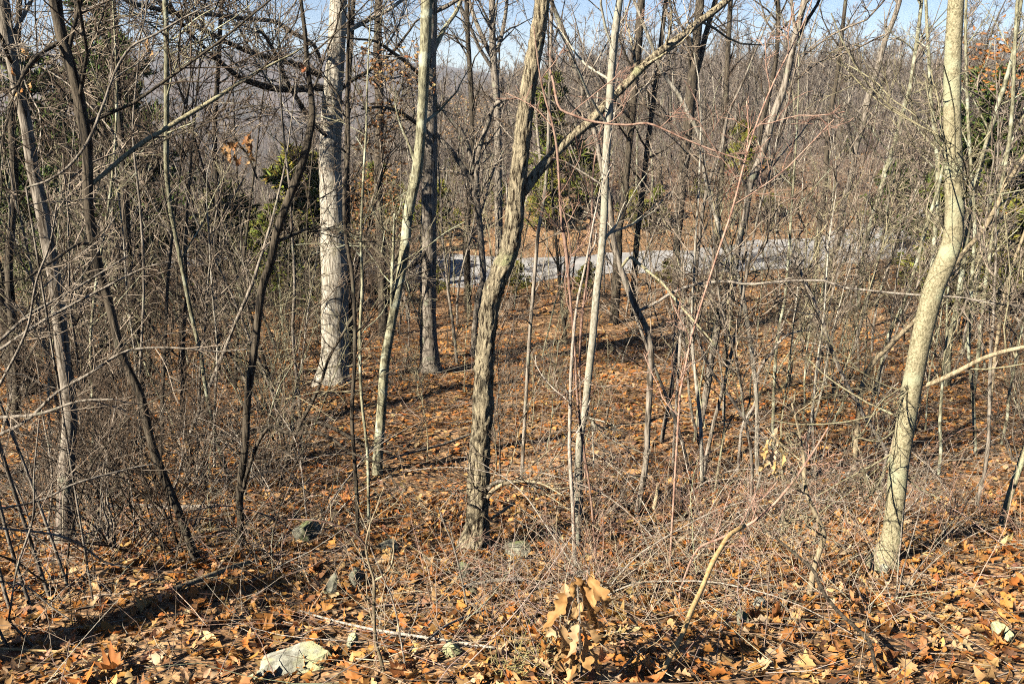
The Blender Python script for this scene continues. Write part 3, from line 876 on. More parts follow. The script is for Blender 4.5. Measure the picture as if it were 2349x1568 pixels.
sap('white-barked slim tree leaning left at the top, crossing the road right of centre',
    [(1740, 1098, 11), (1736, 1037, 10), (1737, 940, 9.5), (1726, 816, 10), (1716, 749, 10), (1699, 655, 10), (1679, 598, 10.5), (1655, 538, 10), (1645, 503, 10), (1629, 452, 10), (1615, 385, 9.5), (1602, 302, 9.5), (1582, 268, 9.5), (1560, 222, 9.5), (1521, 168, 9), (1498, 111, 8), (1474, 50, 7.5), (1450, -10, 7)], 'white', L1=1.1, ext=1.5)
sap('pale stem bent to the right and passing behind the smooth olive tree',
    [(1958, 1115, 13), (1962, 1037, 11.5), (1970, 940, 11.5), (1981, 873, 12), (2001, 833, 12), (2034, 799, 12), (2084, 749, 11), (2115, 719, 11), (2165, 640, 11), (2212, 578, 11), (2255, 528, 11), (2285, 475, 11), (2312, 419, 10), (2352, 355, 9), (2420, 250, 7)], 'tan', drift=0.7)
sap('dead white broken sapling slanting left from the foot of the smooth olive tree',
    [(2034, 1035, 8), (2011, 997, 8), (1984, 957, 8), (1967, 923, 8.5), (1944, 883, 8.5), (1920, 833, 9), (1900, 782, 9), (1887, 739, 8), (1867, 689, 8), (1840, 632, 7), (1820, 575, 5)], 'dead', ext=0, l1=6, L1=0.7, d=8.2)
sap('dark slim stem right of the elbowed stem, bending right above the road',
    [(1518, 1012, 11), (1521, 990, 10), (1538, 906, 10), (1551, 813, 10), (1566, 739, 9), (1592, 655, 8), (1602, 571, 8), (1615, 469, 8), (1632, 400, 7), (1655, 335, 7), (1669, 268, 6), (1706, 184, 5)], 'grey', rt=0.0022)
sap('straight pale green stem between the white-barked slim tree and the dead white sapling',
    [(1775, 1030, 8), (1773, 990, 7.5), (1779, 823, 7.5), (1786, 756, 7), (1800, 689, 6.5), (1810, 571, 6), (1818, 450, 5), (1828, 300, 4)], 'lichen')
sap('arching whitish stem curving right beside the straight pale green stem',
    [(1700, 990, 7), (1709, 963, 7), (1733, 923, 7), (1739, 856, 7), (1766, 813, 6.5), (1800, 772, 6), (1830, 760, 5), (1857, 757, 4)], 'dead', ext=0, l1=6, L1=0.5, d=9.0)
sap('fallen pale sapling lying diagonally from the dark slim stem down to the right',
    [(1565, 695, 6), (1585, 732, 6.5), (1606, 790, 6.5), (1629, 846, 6.5), (1665, 896, 7), (1709, 960, 7), (1749, 1007, 7), (1790, 1050, 6)], 'dead', ext=0, l1=6, L1=0.5, d=9.4)
sap('olive trunk right of the smooth tree, leaning right to the upper corner',
    [(2172, 885, 15), (2178, 789, 14), (2188, 740, 14), (2195, 705, 14), (2208, 620, 13), (2228, 469, 13), (2245, 395, 12.5), (2262, 335, 12), (2290, 240, 11), (2322, 134, 10), (2334, 60, 9), (2345, -20, 9)], 'lichen', name='slender_tree', cat='tree', L1=1.4, ext=2.5)
sap('grey trunk directly behind the smooth olive tree, showing left of its upper half',
    [(2115, 830, 11), (2135, 650, 11), (2147, 503, 10.5), (2151, 419, 10.5), (2148, 335, 10), (2136, 235, 9), (2131, 134, 8), (2127, 67, 8), (2122, -40, 7)], 'lichen', name='slender_tree', cat='tree', L1=1.4, ext=2.5)
sap('slanting grey-green stem left of the smooth olive tree, thin and knobbly',
    [(2008, 905, 10), (2017, 856, 10), (2044, 756, 10), (2068, 709, 10), (2101, 605, 9.5), (2125, 520, 9), (2150, 440, 8), (2170, 350, 7)], 'lichen')
sap('lichen-spotted trunk high at right, its top forking against the sky',
    [(1888, 690, 15), (1897, 621, 14.5), (1920, 555, 14), (1934, 469, 14), (1954, 402, 14), (1964, 335, 14), (1981, 285, 14), (1988, 241, 14), (2001, 201, 14), (2017, 144, 14), (2031, 90, 13), (2048, 50, 12), (2064, 0, 12), (2075, -60, 11)], 'grey', name='slender_tree', cat='tree', L1=2.4, ext=4, l1=14, rt=0.004)
sap('pale thin trunk right of the lichen-spotted one, leaning right to the sky',
    [(1985, 560, 10), (2000, 500, 10), (2017, 452, 10.5), (2034, 385, 11), (2051, 335, 11), (2068, 268, 11), (2088, 201, 11), (2098, 134, 10), (2110, 40, 9), (2118, -40, 8)], 'lichen', name='slender_tree', cat='tree', L1=2.2, ext=3, l1=12, rt=0.004, d=24)
sap('thin upright stem just right of the smooth olive tree',
    [(2238, 1045, 9), (2231, 900, 8.5), (2222, 800, 8), (2229, 650, 8), (2236, 520, 8), (2222, 300, 7.5), (2215, 67, 7), (2218, -40, 6)], 'lichen', L1=1.1)
sap('slender stem at the right edge rising beside the orange oak leaves',
    [(2232, 915, 9), (2250, 760, 9), (2262, 640, 9), (2288, 480, 9), (2318, 300, 9), (2330, 67, 8), (2336, -30, 8)], 'lichen', L1=1.1)
sap('short leaning stem low at the right edge above the ground shadow',
    [(2294, 1220, 17), (2302, 1187, 16), (2318, 1130, 15.5), (2336, 1077, 15), (2362, 1000, 14), (2400, 880, 13)], 'olive', name='slender_tree', cat='tree', ext=4)
sap('thin stem leaning out of the right edge at mid height',
    [(2268, 965, 8), (2285, 800, 8), (2310, 650, 7.5), (2352, 530, 7), (2400, 400, 6)], 'tan', L1=1.0)
sap('crooked tan sapling in the right foreground with a kinked stem',
    [(1856, 1372, 15), (1862, 1330, 14), (1870, 1294, 13), (1880, 1262, 13), (1888, 1240, 14), (1889, 1221, 13), (1873, 1184, 11), (1857, 1150, 10), (1846, 1110, 9.5), (1845, 1060, 8.5), (1835, 1000, 6), (1816, 923, 4)], 'tan', ext=0, L1=0.45, l1=8,
    limbs=[dict(pts=[(1880, 1186, 6), (1850, 1185, 6), (1820, 1195, 5), (1790, 1205, 4)], drift=-0.1)])
sap('double-stemmed thin grey cane beside the foot of the pale slender tree',
    [(1322, 1312, 11), (1318, 1270, 10), (1315, 1180, 9), (1307, 1043, 9), (1307, 980, 8), (1310, 856, 8), (1317, 756, 7), (1325, 690, 6), (1345, 600, 5), (1359, 521, 4)], 'dead', L1=0.5, ext=0.8, l1=7)
sap('long reddish cane rising left of the pale slender tree and bending left',
    [(1369, 1304, 5), (1354, 1127, 5), (1340, 1037, 5.5), (1327, 940, 6), (1321, 856, 6), (1318, 790, 6), (1308, 680, 6), (1300, 588, 9), (1294, 540, 8), (1288, 503, 7), (1283, 420, 6), (1277, 335, 6), (1264, 270, 5), (1253, 235, 5), (1240, 180, 4), (1233, 134, 3), (1224, 60, 2)], 'red', L1=0.6, ext=0, l1=9, name='red_cane', cat='cane',
    limbs=[dict(pts=[(1262, 160, 5), (1270, 191, 6), (1274, 215, 7), (1280, 241, 6), (1290, 255, 6), (1307, 261, 6), (1354, 278, 5.5), (1437, 287, 5), (1484, 283, 5), (1530, 300, 4.5), (1568, 318, 4), (1650, 350, 3.5), (1720, 372, 3)], drift=-0.2)])
sap('second reddish cane, upright between the pale slender tree and the elbowed stem',
    [(1345, 1140, 5), (1338, 1000, 5), (1330, 860, 5), (1334, 740, 6), (1347, 638, 6), (1355, 560, 5.5), (1359, 480, 5), (1362, 380, 4), (1390, 250, 4), (1430, 100, 3), (1440, 20, 2.5)], 'red', L1=0.5, ext=0, l1=7, name='red_cane', cat='cane')
sap('arching reddish bramble cane across the right foreground',
    [(1560, 1350, 5), (1600, 1260, 5.5), (1650, 1235, 6), (1700, 1212, 7), (1740, 1187, 6.5), (1790, 1140, 6), (1850, 1060, 5), (1900, 980, 4)], 'red', L1=0.4, ext=0, l1=6, name='red_cane', cat='cane', d=4.8)
sap('reddish twiggy shoot leaning right in front of the road',
    [(1560, 900, 5), (1590, 760, 5), (1640, 600, 5), (1680, 480, 5), (1720, 330, 4.5), (1770, 200, 4), (1840, 60, 3), (1870, -20, 2)], 'red', L1=0.9, ext=0, l1=9, name='red_cane', cat='cane', d=5.5)
sap('small bare seedling with forked top in the foreground leaves beside the pale rock',
    [(880, 1540, 9), (872, 1505, 8.5), (862, 1470, 8), (858, 1391, 7.5), (858, 1330, 7), (850, 1304, 6), (842, 1275, 5), (839, 1250, 5), (850, 1200, 4), (870, 1150, 3)], 'tan', ext=0, rt=0.0013, l2=2, l3=1, wig=0.07, L1=0.3, l1=7, name='seedling', cat='seedling',
    limbs=[dict(pts=[(859, 1330, 6), (881, 1318, 5.5), (897, 1295, 5), (903, 1265, 4), (902, 1230, 3)], bark='tan'), dict(pts=[(840, 1252, 5), (814, 1224, 5), (766, 1202, 4.5), (715, 1192, 4), (660, 1190, 3)], bark='red', drift=-0.1)])
sap('very thin pale shoot leaning left over the foreground leaves',
    [(932, 1540, 4.5), (920, 1470, 4), (909, 1407, 4), (895, 1360, 3.5), (877, 1320, 3), (850, 1255, 2.5)], 'dead', ext=0, rt=0.0013, l2=2, l3=1, wig=0.07, L1=0.2, l1=5, name='seedling', cat='seedling')
sap('thin dark shoot leaning left below the foot of the crooked tree',
    [(1074, 1402, 5), (1062, 1340, 4.5), (1050, 1288, 4), (1036, 1240, 4), (1021, 1205, 3.5), (1005, 1160, 2.5)], 'grey', ext=0, rt=0.0013, l2=2, l3=1, wig=0.07, L1=0.25, l1=5, name='seedling', cat='seedling')
sap('slim sapling in the left thicket between the white trunk and the dark leaning trunk',
    [(690, 1030, 8), (688, 940, 8), (680, 860, 7.5), (672, 760, 7), (676, 650, 7), (670, 540, 6), (664, 430, 6), (650, 300, 5), (640, 150, 4)], 'grey', L1=1.0)
sap('forked grey sapling low in front of the dark leaning trunk',
    [(640, 1115, 9), (655, 1070, 9), (668, 1020, 9), (690, 970, 8), (712, 930, 8), (735, 880, 7), (755, 820, 7), (790, 760, 6), (815, 720, 5), (850, 680, 4)], 'dark', ext=0, L1=0.8)
sap('left thicket sapling leaning right from the brush to the dark leaning trunk',
    [(430, 1010, 9), (465, 920, 9), (500, 840, 8.5), (540, 740, 8), (575, 660, 8), (595, 600, 7), (625, 500, 6), (650, 400, 5)], 'grey', L1=1.0)
sap('thin arching whip bowing over the upper left corner',
    [(60, 430, 5), (107, 415, 5.5), (157, 382, 6), (201, 325, 6.5), (235, 245, 6.5), (268, 157, 6), (302, 107, 5.5), (355, 80, 5), (429, 37, 4), (500, 5, 3)], 'grey', ext=0, L1=0.7, d=4.6, t0=0.1)
sap('dark broken snag leaning at the left edge',
    [(62, 900, 64), (45, 850, 56), (25, 780, 52), (5, 700, 46), (-18, 620, 40)], 'dark', ext=1.0, l1=6, L1=0.8, name='snag', cat='tree')
sap('grey sapling at the far left standing in front of the pale leaning trunk',
    [(205, 1100, 8), (215, 1000, 8), (212, 900, 7.5), (208, 780, 7), (222, 640, 7), (245, 500, 6), (262, 360, 6), (268, 200, 5), (262, 60, 4)], 'lichen', L1=1.0)
sap('light whip rising steeply left of the slim pale-green stem',
    [(330, 1120, 7), (322, 1000, 7), (318, 900, 6.5), (325, 780, 6.5), (330, 640, 6), (322, 480, 6), (305, 300, 5), (320, 120, 4)], 'grey', L1=1.1)

# shrub at the left edge whose long whips arch into the picture
def whips(label, stems, bark, d, name='arching_shrub', cat='shrub', L1=0.6, l1=8):
    P0 = at(stems[0][0][0], stems[0][0][1], d)
    g = np.array([P0[0] - 0.3, d, float(height(P0[0] - 0.3, d))])
    root = bpy.data.objects.new(name, None); COL.objects.link(root); root.location = g
    tag(root, label, cat)
    tw = Tubes()
    for k, st in enumerate(stems):
        P, R = trace(st, d, 34, 0.5 - 0.25 * k)
        # root part of the whip, from the ground to where it enters the traced stretch
        t = np.linspace(0, 1, 10)[:-1, None]
        b = g + np.array([0.1 * k, 0.05 * k, -0.05])
        low = b * (1 - t) ** 2 + 2 * t * (1 - t) * np.array([b[0] - 0.1, b[1], (b[2] + P[0, 2]) / 2]) + t ** 2 * P[0]
        P = np.vstack([low, P]); R = np.concatenate([np.linspace(R[0] * 1.3, R[0], 9), R])
        tb = Tubes(); tb.add(P - g, R, 6, True)
        link('stem', tb.mesh('stem', M[bark]), root)
        a1, b1 = kids(P, R, l1, 0.3, 0.98, L1, (0.4, 1.0), 6, 0.12, 0.02, 0.6, 0.0017, 0.004)
        a2, b2 = kids(a1, b1, 6, 0.1, 0.97, lengths(a1) * 0.5, (0.4, 1.0), 4, 0.16, 0.0, 0.7, 0.0013)
        tw.add(a1 - g, b1, 4); tw.add(a2 - g, b2, 3)
    link('crown', tw.mesh('crown', M['twig']), root)


whips('many-whipped bare shrub at the left edge, pale whips sweeping up right',
      [[(-20, 800, 8), (67, 722, 7), (151, 675, 6), (225, 630, 5), (295, 585, 4)],
       [(-20, 815, 8), (100, 735, 7), (220, 670, 6), (330, 615, 4.5), (390, 600, 3)],
       [(-30, 1010, 8), (60, 965, 8), (130, 900, 7), (200, 860, 7), (288, 806, 6), (385, 797, 5), (503, 806, 4), (570, 800, 3)],
       [(-20, 958, 9), (30, 955, 8), (70, 952, 8), (105, 945, 7), (180, 920, 6), (260, 915, 4)],
       [(-10, 900, 7), (60, 760, 6), (85, 640, 5.5), (115, 560, 5), (130, 470, 4)]], 'grey', 4.6)
whips('low arching bare shrub in the left foreground over the brown leaves',
      [[(-20, 1170, 5), (100, 1144, 5), (168, 1110, 5), (302, 1073, 4), (359, 1063, 3)],
       [(-10, 1210, 5), (34, 1214, 5), (127, 1226, 5), (188, 1251, 5), (241, 1288, 4.5), (298, 1301, 3.5)],
       [(-20, 1330, 5), (60, 1345, 4.5), (117, 1390, 4), (160, 1420, 3)],
       [(20, 1420, 5), (40, 1300, 5), (75, 1190, 5), (78, 1090, 4), (90, 960, 3)]], 'grey', 4.0)

# ------------------------------------------------------------------ foreground sticks and logs
def stick(name, label, pts, bark, d=None, lift=0.0, drift=0.0, cat='branch', l1=0):
    """a fallen stick: every traced point lies on the ground, unless d fixes its distance."""
    K = catmull(np.array(pts, float), 24)
    if d is None:
        P = np.array([ground_hit(u, v) for u, v in K[:, :2]])
    else:
        P = at(K[:, 0], K[:, 1], d + drift * np.linspace(0, 1, 24))
    R = K[:, 2] / 2 * ((P - CAM) @ FWD) / FPX
    P[:, 2] += R * 0.7 + lift
    g = P[0].copy()
    root = bpy.data.objects.new(name, None); COL.objects.link(root); root.location = g
    tag(root, label, cat)
    tb = Tubes(); sd = 12
    tb.add(P - g, R, sd, True, relief_of(P, R, sd, 'dark'))
    tb.add((P[:1] - g)[None].repeat(2, 1).reshape(1, 2, 3) + np.array([[[0, 0, 0], [0.001, 0, 0]]]), np.array([[R[0], 0.001]]), sd)
    link('stem', tb.mesh('stem', M[bark]), root)
    t2 = Tubes()
    a1, b1 = kids(P, R, 4 + l1, 0.2, 0.95, 0.12 + 0.3 * (l1 > 0), (0.5, 1.1), 4, 0.15, 0.05, 0.5, 0.0012, 0.004)
    t2.add(a1 - g, b1, 4)
    if l1:
        a2, b2 = kids(a1, b1, 4, 0.2, 0.95, lengths(a1) * 0.5, (0.5, 1.1), 4, 0.15, 0.05, 0.6, 0.001)
        t2.add(a2 - g, b2, 3)
    tag(link('side_twigs', t2.mesh('side_twigs', M[TWIG[bark]]), root), kind='stuff')


stick('peeled_stick', 'peeled yellow stick curving up from the bottom edge, right of the hanging oak leaves',
      [(1490, 1590, 15), (1520, 1540, 14), (1545, 1495, 13), (1568, 1450, 12.5), (1585, 1405, 12), (1609, 1355, 12), (1632, 1298, 12), (1655, 1257, 11), (1676, 1227, 10), (1709, 1207, 8)], 'stick', d=3.25, drift=1.3)
stick('dark_stick', 'long dark stick slanting down to the right through the right foreground',
      [(1766, 1224, 5), (1820, 1268, 6), (1867, 1311, 7), (1883, 1351, 8), (1917, 1398, 9), (1967, 1445, 9), (1994, 1475, 9), (2010, 1540, 7)], 'dark', d=4.6, drift=-1.2, l1=3)
stick('fallen_branch', 'brown fallen branch lying on leaves below the dark leaning trunk',
      [(400, 1362, 10), (470, 1338, 12), (540, 1312, 13), (600, 1293, 11), (640, 1280, 7)], 'tan', lift=0.03)
stick('fallen_log', 'grey weathered log half buried in leaves in the left thicket',
      [(220, 1168, 11), (300, 1166, 14), (400, 1170, 15), (500, 1164, 12)], 'dead', lift=0.0, cat='log')
stick('fallen_log', 'short brown log between the two dark trunks in the left thicket',
      [(440, 1226, 10), (500, 1224, 12), (560, 1222, 9)], 'tan', lift=0.02, cat='log')
stick('grey_stick', 'long thin grey stick lying across the foreground leaves above the pale rock',
      [(690, 1418, 4), (734, 1432, 5), (800, 1450, 6), (862, 1464, 6.5), (960, 1480, 6.5), (1050, 1494, 6), (1135, 1507, 5)], 'dead', lift=0.05)
stick('pale_stick', 'short pale stick lying on leaves in the lower left corner',
      [(6, 1503, 6), (60, 1506, 6), (120, 1508, 5), (176, 1510, 4)], 'stick', lift=0.04)
stick('pale_stick', 'straight pale stick leaning on the leaves right of the foot of the crooked tree',
      [(1128, 1190, 6), (1155, 1172, 6), (1180, 1154, 5)], 'tan', d=6.4, drift=0.2)
stick('pale_stick', 'pale forked stick lying below the mossy slab near the crooked tree',
      [(1060, 1366, 6), (1100, 1358, 7), (1150, 1350, 8), (1200, 1350, 8), (1215, 1358, 6)], 'dead', lift=0.06, l1=3)
stick('pale_stick', 'thin pale stick slanting through the middle of the foreground leaves',
      [(985, 1495, 5), (1020, 1465, 6), (1060, 1445, 6), (1110, 1425, 4)], 'dead', lift=0.07)
stick('cut_stub', 'short cut tan stub standing right of the elbowed stem',
      [(1500, 1168, 10), (1506, 1140, 9), (1510, 1110, 8.5)], 'tan', d=6.9)
stick('fallen_branch', 'dark fallen branch on the sunny leaves left of the crooked tree',
      [(620, 985, 7), (690, 978, 8), (760, 1000, 8), (830, 1040, 7), (900, 1062, 5)], 'dark', lift=0.12, l1=3)
stick('fallen_branch', 'thin brown fallen branch reaching right to the crooked tree trunk',
      [(895, 1080, 5), (960, 1062, 6), (1020, 1045, 6), (1085, 1020, 5)], 'grey', lift=0.15, l1=2)

# ------------------------------------------------------------------ rocks
def rock_mesh(seed, planes=11, mat='rock'):
    import bmesh
    rg = np.random.default_rng(seed)
    bm = bmesh.new(); bmesh.ops.create_icosphere(bm, subdivisions=4, radius=1.0)
    V = np.array([v.co[:] for v in bm.verts])
    for _ in range(planes):
        nrm = norm(rg.normal(size=3)); h = rg.uniform(0.36, 0.72)
        dd = V @ nrm - h
        V = V - np.where(dd > 0, dd, 0)[:, None] * nrm * 0.96
    for k, sc_ in ((0.06, 2.5), (0.05, 6), (0.03, 14)):
        V = V * (1 + k * np.array([mnoise.noise(Vector(v * sc_) + Vector((seed, 0, 0))) for v in V]))[:, None]
    for v, c in zip(bm.verts, V):
        v.co = c
    me = bpy.data.meshes.new('rock'); bm.to_mesh(me); bm.free()
    me.polygons.foreach_set('use_smooth', np.zeros(len(me.polygons), bool))
    me.materials.append(M[mat])
    return me


RM = {(m, k): rock_mesh(k * 7 + 3, 15 + 2 * k, m) for m in ('rock', 'moss') for k in range(3)}


def rock(label, u, v, w, h, mat, k, yaw=0.0, depth=0.8, tilt=0.0):
    g = ground_hit(u, v + h * 0.45)
    dp = (g - CAM) @ FWD
    sx = w / 2 * dp / FPX; sz = h / 2 * dp / FPX * 1.25
    o = link('rock', RM[(mat, k)])
    o.location = (g[0], g[1] + sx * depth * 0.5, g[2] + sz * 0.30)
    o.scale = (sx * 1.15, sx * depth * 1.1, sz * 1.15)
    o.rotation_euler = (0, tilt, yaw)
    tag(o, label, 'rock')


rock('large pale lichen-crusted rock lying flat at the bottom edge, left of centre', 686, 1512, 176, 70, 'rock', 0, 0.2, 0.75, -0.2)
rock('mossy pointed boulder in the shade left of the crooked tree', 700, 1220, 70, 64, 'moss', 1, 0.7, 0.8)
rock('narrow upright mossy stone, left one of the two in front of the seedling', 759, 1343, 44, 66, 'moss', 2, 0.4, 0.7, 0.35)
rock('broader upright mossy stone, right one of the two behind the seedling', 819, 1314, 56, 60, 'moss', 0, 1.2, 0.8)
rock('flat grey-green slab right of the foot of the crooked tree', 1184, 1262, 66, 46, 'moss', 1, 0.2, 0.9, 0.15)
rock('small mossy stone just below the foot of the crooked tree', 1068, 1308, 50, 38, 'moss', 2, 1.0, 0.9)
rock('low mossy stone half under leaves above the pale forked stick', 1074, 1352, 52, 26, 'moss', 0, 2.0, 0.9)
rock('small grey stone behind the pale rock', 808, 1470, 40, 30, 'rock', 1, 1.6, 0.9)
rock('long low slab in shadow behind the seedling top', 890, 1258, 74, 18, 'moss', 2, 0.1, 0.8)
rock('grey stone half buried below the long thin grey stick', 1037, 1492, 74, 34, 'rock', 2, 0.4, 0.8)
rock('lichen-white stone between the yellow stick and the kinked sapling', 1746, 1382, 58, 36, 'rock', 0, 1.1, 0.9)
rock('dark grey stone left of the lichen-white stone', 1706, 1420, 46, 40, 'moss', 1, 2.1, 0.9)
rock('small pale stone below the foot of the smooth olive tree', 2032, 1310, 36, 34, 'rock', 2, 0.5, 0.9)
rock('yellowish stone in the lower right corner', 2302, 1452, 56, 50, 'rock', 1, 2.4, 0.9)
rock('tiny grey stone at the bottom edge below the pale rock', 590, 1552, 60, 24, 'rock', 2, 2.4, 0.9)
rock('small sunlit stone near the hanging oak leaves', 1452, 1340, 30, 24, 'rock', 0, 2.9, 0.9)

# ------------------------------------------------------------------ woodland prototypes (copied below)
def grow_stem(h, r0, n=12, lean=0.06, wig=0.05, rg=rng, base=(0, 0, 0), d0=None):
    D = norm(np.array([0, 0, 1.0]) + rg.normal(size=3) * lean) if d0 is None else norm(np.array(d0, float))
    p = np.array(base, float); ps = [p.copy()]
    for j in range(n - 1):
        D = norm(D + rg.normal(size=3) * wig + np.array([0, 0, 0.03]))
        p = p + D * h / (n - 1); ps.append(p.copy())
    return np.array(ps), r0 * (1 - 0.85 * np.linspace(0, 1, n) ** 0.9)


def woodland_tree(h, r0, l1, l2, l3, L1, t0, rt, bark, twig, rg):
    P, R = grow_stem(h, r0, 14, 0.08, 0.06, rg)
    P[0, 2] -= 0.3
    tb = Tubes(); tb.add(P, R, 8, True)
    tr = tb.mesh('trunk', M[bark])
    a1, b1 = kids(P, R, l1, t0, 0.99, L1, (0.45, 1.05), 7, 0.15, 0.08, 0.45, rt * 2, 0.05, 0.5, rg)
    a2, b2 = kids(a1, b1, l2, 0.15, 0.98, lengths(a1) * 0.5, (0.5, 1.1), 5, 0.2, 0.04, 0.6, rt * 1.2, 1, 0.6, rg)
    a3, b3 = kids(a2, b2, l3, 0.1, 0.98, lengths(a2) * 0.6 + 0.1, (0.4, 1.1), 4, 0.25, 0.03, 0.6, rt, 1, 0.6, rg)
    tw = Tubes(); tw.add(a1, b1, 4); tw.add(a2, b2, 3); tw.add(a3, b3, 3)
    return tr, tw.mesh('crown', M[twig])


pr = np.random.default_rng(5)
MIDT = [woodland_tree(h, r, 20, 8, 5, L, 0.22, 0.008, b, 'twigf', pr) for h, r, L, b in
        [(12, 0.16, 3.2, 'grey'), (10, 0.12, 2.6, 'white'), (13, 0.17, 3.4, 'dark'), (9, 0.10, 2.4, 'lichen'), (11, 0.13, 3.0, 'grey'), (7, 0.08, 2.2, 'lichen')]]
SAPT = [woodland_tree(h, r, 12, 5, 3, L, 0.15, 0.0032, b, t, pr) for h, r, L, b, t in
        [(4.5, 0.022, 1.3, 'grey', 'twig'), (3.6, 0.017, 1.1, 'lichen', 'twigo'), (5.2, 0.028, 1.4, 'dark', 'twigd'), (3.0, 0.014, 0.9, 'olive', 'twigo'), (4.0, 0.018, 1.2, 'white', 'twig')]]


def shrub_proto(h, ns, spread, l1, l2, rt, bark, twig, rg, r0=0.012):
    stems = []
    tw = Tubes(); whole = Tubes()
    for k in range(ns):
        a = rg.uniform(0, 6.28)
        P, R = grow_stem(h * rg.uniform(0.65, 1.1), r0 * rg.uniform(0.5, 1.1), 9, 0, 0.12, rg, (0.06 * math.cos(a), 0.06 * math.sin(a), -0.05),
                         (math.cos(a) * spread * rg.uniform(0.4, 1.2), math.sin(a) * spread * rg.uniform(0.4, 1.2), 1))
        if len(stems) < 4:
            tb = Tubes(); tb.add(P, R, 5, True); stems.append(tb.mesh('stem', M[bark]))
            whole.add(P, R, 4)
        else:
            whole.add(P, R, 4)
            tw.add(P, R, 4)
        a1, b1 = kids(P, R, l1, 0.12, 0.98, h * 0.5, (0.3, 1.0), 6, 0.14, -0.02, 0.6, rt, 0.007, 0.5, rg)
        a2, b2 = kids(a1, b1, l2, 0.1, 0.98, lengths(a1) * 0.55, (0.35, 1.1), 4, 0.18, 0.0, 0.7, rt * 0.8, 1, 0.6, rg)
        tw.add(a1, b1, 3); tw.add(a2, b2, 3); whole.add(a1, b1, 3); whole.add(a2, b2, 3)
    return stems, tw.mesh('crown', M[twig]), whole.mesh('shrub', M[twig])


SHR = [shrub_proto(h, ns, sp, 6, 3, rt * 1.9, b, t, pr) for h, ns, sp, rt, b, t in
       [(1.7, 7, 0.45, 0.0014, 'grey', 'twig'), (2.2, 6, 0.35, 0.0015, 'dark', 'twigd'), (1.3, 8, 0.7, 0.0013, 'dead', 'twig'),
        (2.6, 6, 0.3, 0.0016, 'lichen', 'twigo'), (1.1, 9, 0.9, 0.0012, 'red', 'twigr'), (1.9, 7, 0.55, 0.0015, 'grey', 'twigd')]]


NAMED = []


def put(name, label, cat, group, parts, x, y, sc_, rz, tilt=(0, 0), look=None):
    z = float(height(x, y))
    root = bpy.data.objects.new(name, None if isinstance(parts, list) else parts); COL.objects.link(root)
    if not isinstance(parts, list):
        parts = []
    root.location = (x, y, z); root.rotation_euler = (tilt[0], tilt[1], rz); root.scale = (sc_,) * 3
    tag(root, label, cat, group)
    if look:
        NAMED.append((root, look, label, sc_))
    for nm, me in parts:
        link(nm, me, root)
    return root


def put_sapling(k, *a, **kw):
    return put('sapling', a[0], 'sapling', a[1], [('trunk', SAPT[k][0]), ('crown', SAPT[k][1])], *a[2:], look=(['grey', 'greenish', 'dark', 'olive', 'pale'][k], [4.5, 3.6, 5.2, 3.0, 4.0][k]), **kw)


def put_shrub(k, *a, **kw):
    lk = (['grey', 'dark', 'pale', 'greenish', 'reddish', 'brown'][k], [1.7, 2.2, 1.3, 2.6, 1.1, 1.9][k])
    if a[3] > 17.5:
        return put('shrub', a[0], 'shrub', a[1], SHR[k][2], *a[2:], look=lk, **kw)
    return put('shrub', a[0], 'shrub', a[1], [('stem', m) for m in SHR[k][0]] + [('crown', SHR[k][1])], *a[2:], look=(['grey', 'dark', 'pale', 'greenish', 'reddish', 'brown'][k], [1.7, 2.2, 1.3, 2.6, 1.1, 1.9][k]), **kw)


sp_ = np.random.default_rng(21)


def scatter(n, a0, a1, d0, d1, pw=1.0):
    d = (d0 ** (pw + 1) + sp_.random(n) * (d1 ** (pw + 1) - d0 ** (pw + 1))) ** (1 / (pw + 1))
    return sp_.uniform(a0, a1, n) * d, d


def region(fn, n, a0, a1, d0, d1, kinds, smin, smax, label, group, tilt=0.12, pw=1.0):
    xs, ds = scatter(n, a0, a1, d0, d1, pw)
    rd = road_dist(xs, ds)[0]
    for x, d, r in zip(xs, ds, rd):
        if r < 3.6:
            continue
        fn(int(sp_.choice(kinds)), label, group, float(x), float(d), float(sp_.uniform(smin, smax)), float(sp_.uniform(0, 6.28)), tilt=tuple(sp_.normal(size=2) * tilt))


region(put_shrub, 18, -0.66, -0.30, 5.2, 9, [0, 1, 2, 5], 0.6, 1.05, 'dense bare shrub in the left foreground thicket', 'bare shrubs of the left foreground thicket', 0.2)
region(put_shrub, 34, -0.66, -0.24, 9, 17, [0, 1, 3, 5], 0.8, 1.3, 'tangled bare shrub left of the white trunk', 'bare shrubs left of the white trunk', 0.2)
region(put_sapling, 34, -0.66, -0.26, 8, 18, [0, 1, 2, 4], 0.8, 1.25, 'thin bare sapling in the dense thicket left of the white trunk', 'thin saplings left of the white trunk', 0.16)
region(put_shrub, 70, 0.0, 0.46, 18.5, 32, [0, 1, 1, 5, 5], 0.45, 0.85, 'bare shrub in the belt of brush between the leaf carpet and the road', 'shrubs between the leaf carpet and the road', 0.12)
region(put_shrub, 40, 0.44, 0.66, 18.5, 32.5, [0, 1, 1, 3, 5, 5], 0.8, 1.4, 'bare shrub in the belt of brush between the leaf carpet and the road', 'shrubs between the leaf carpet and the road', 0.12)
region(put_shrub, 62, -0.66, -0.02, 18.5, 32.5, [0, 1, 1, 3, 5, 5], 0.8, 1.4, 'bare shrub in the belt of brush between the leaf carpet and the road', 'shrubs between the leaf carpet and the road', 0.12)
region(put_sapling, 125, -0.66, 0.66, 16.5, 33, [0, 2, 2, 1, 3, 0], 0.9, 1.6, 'bare sapling in the belt of brush below the road', 'saplings below the road', 0.1)
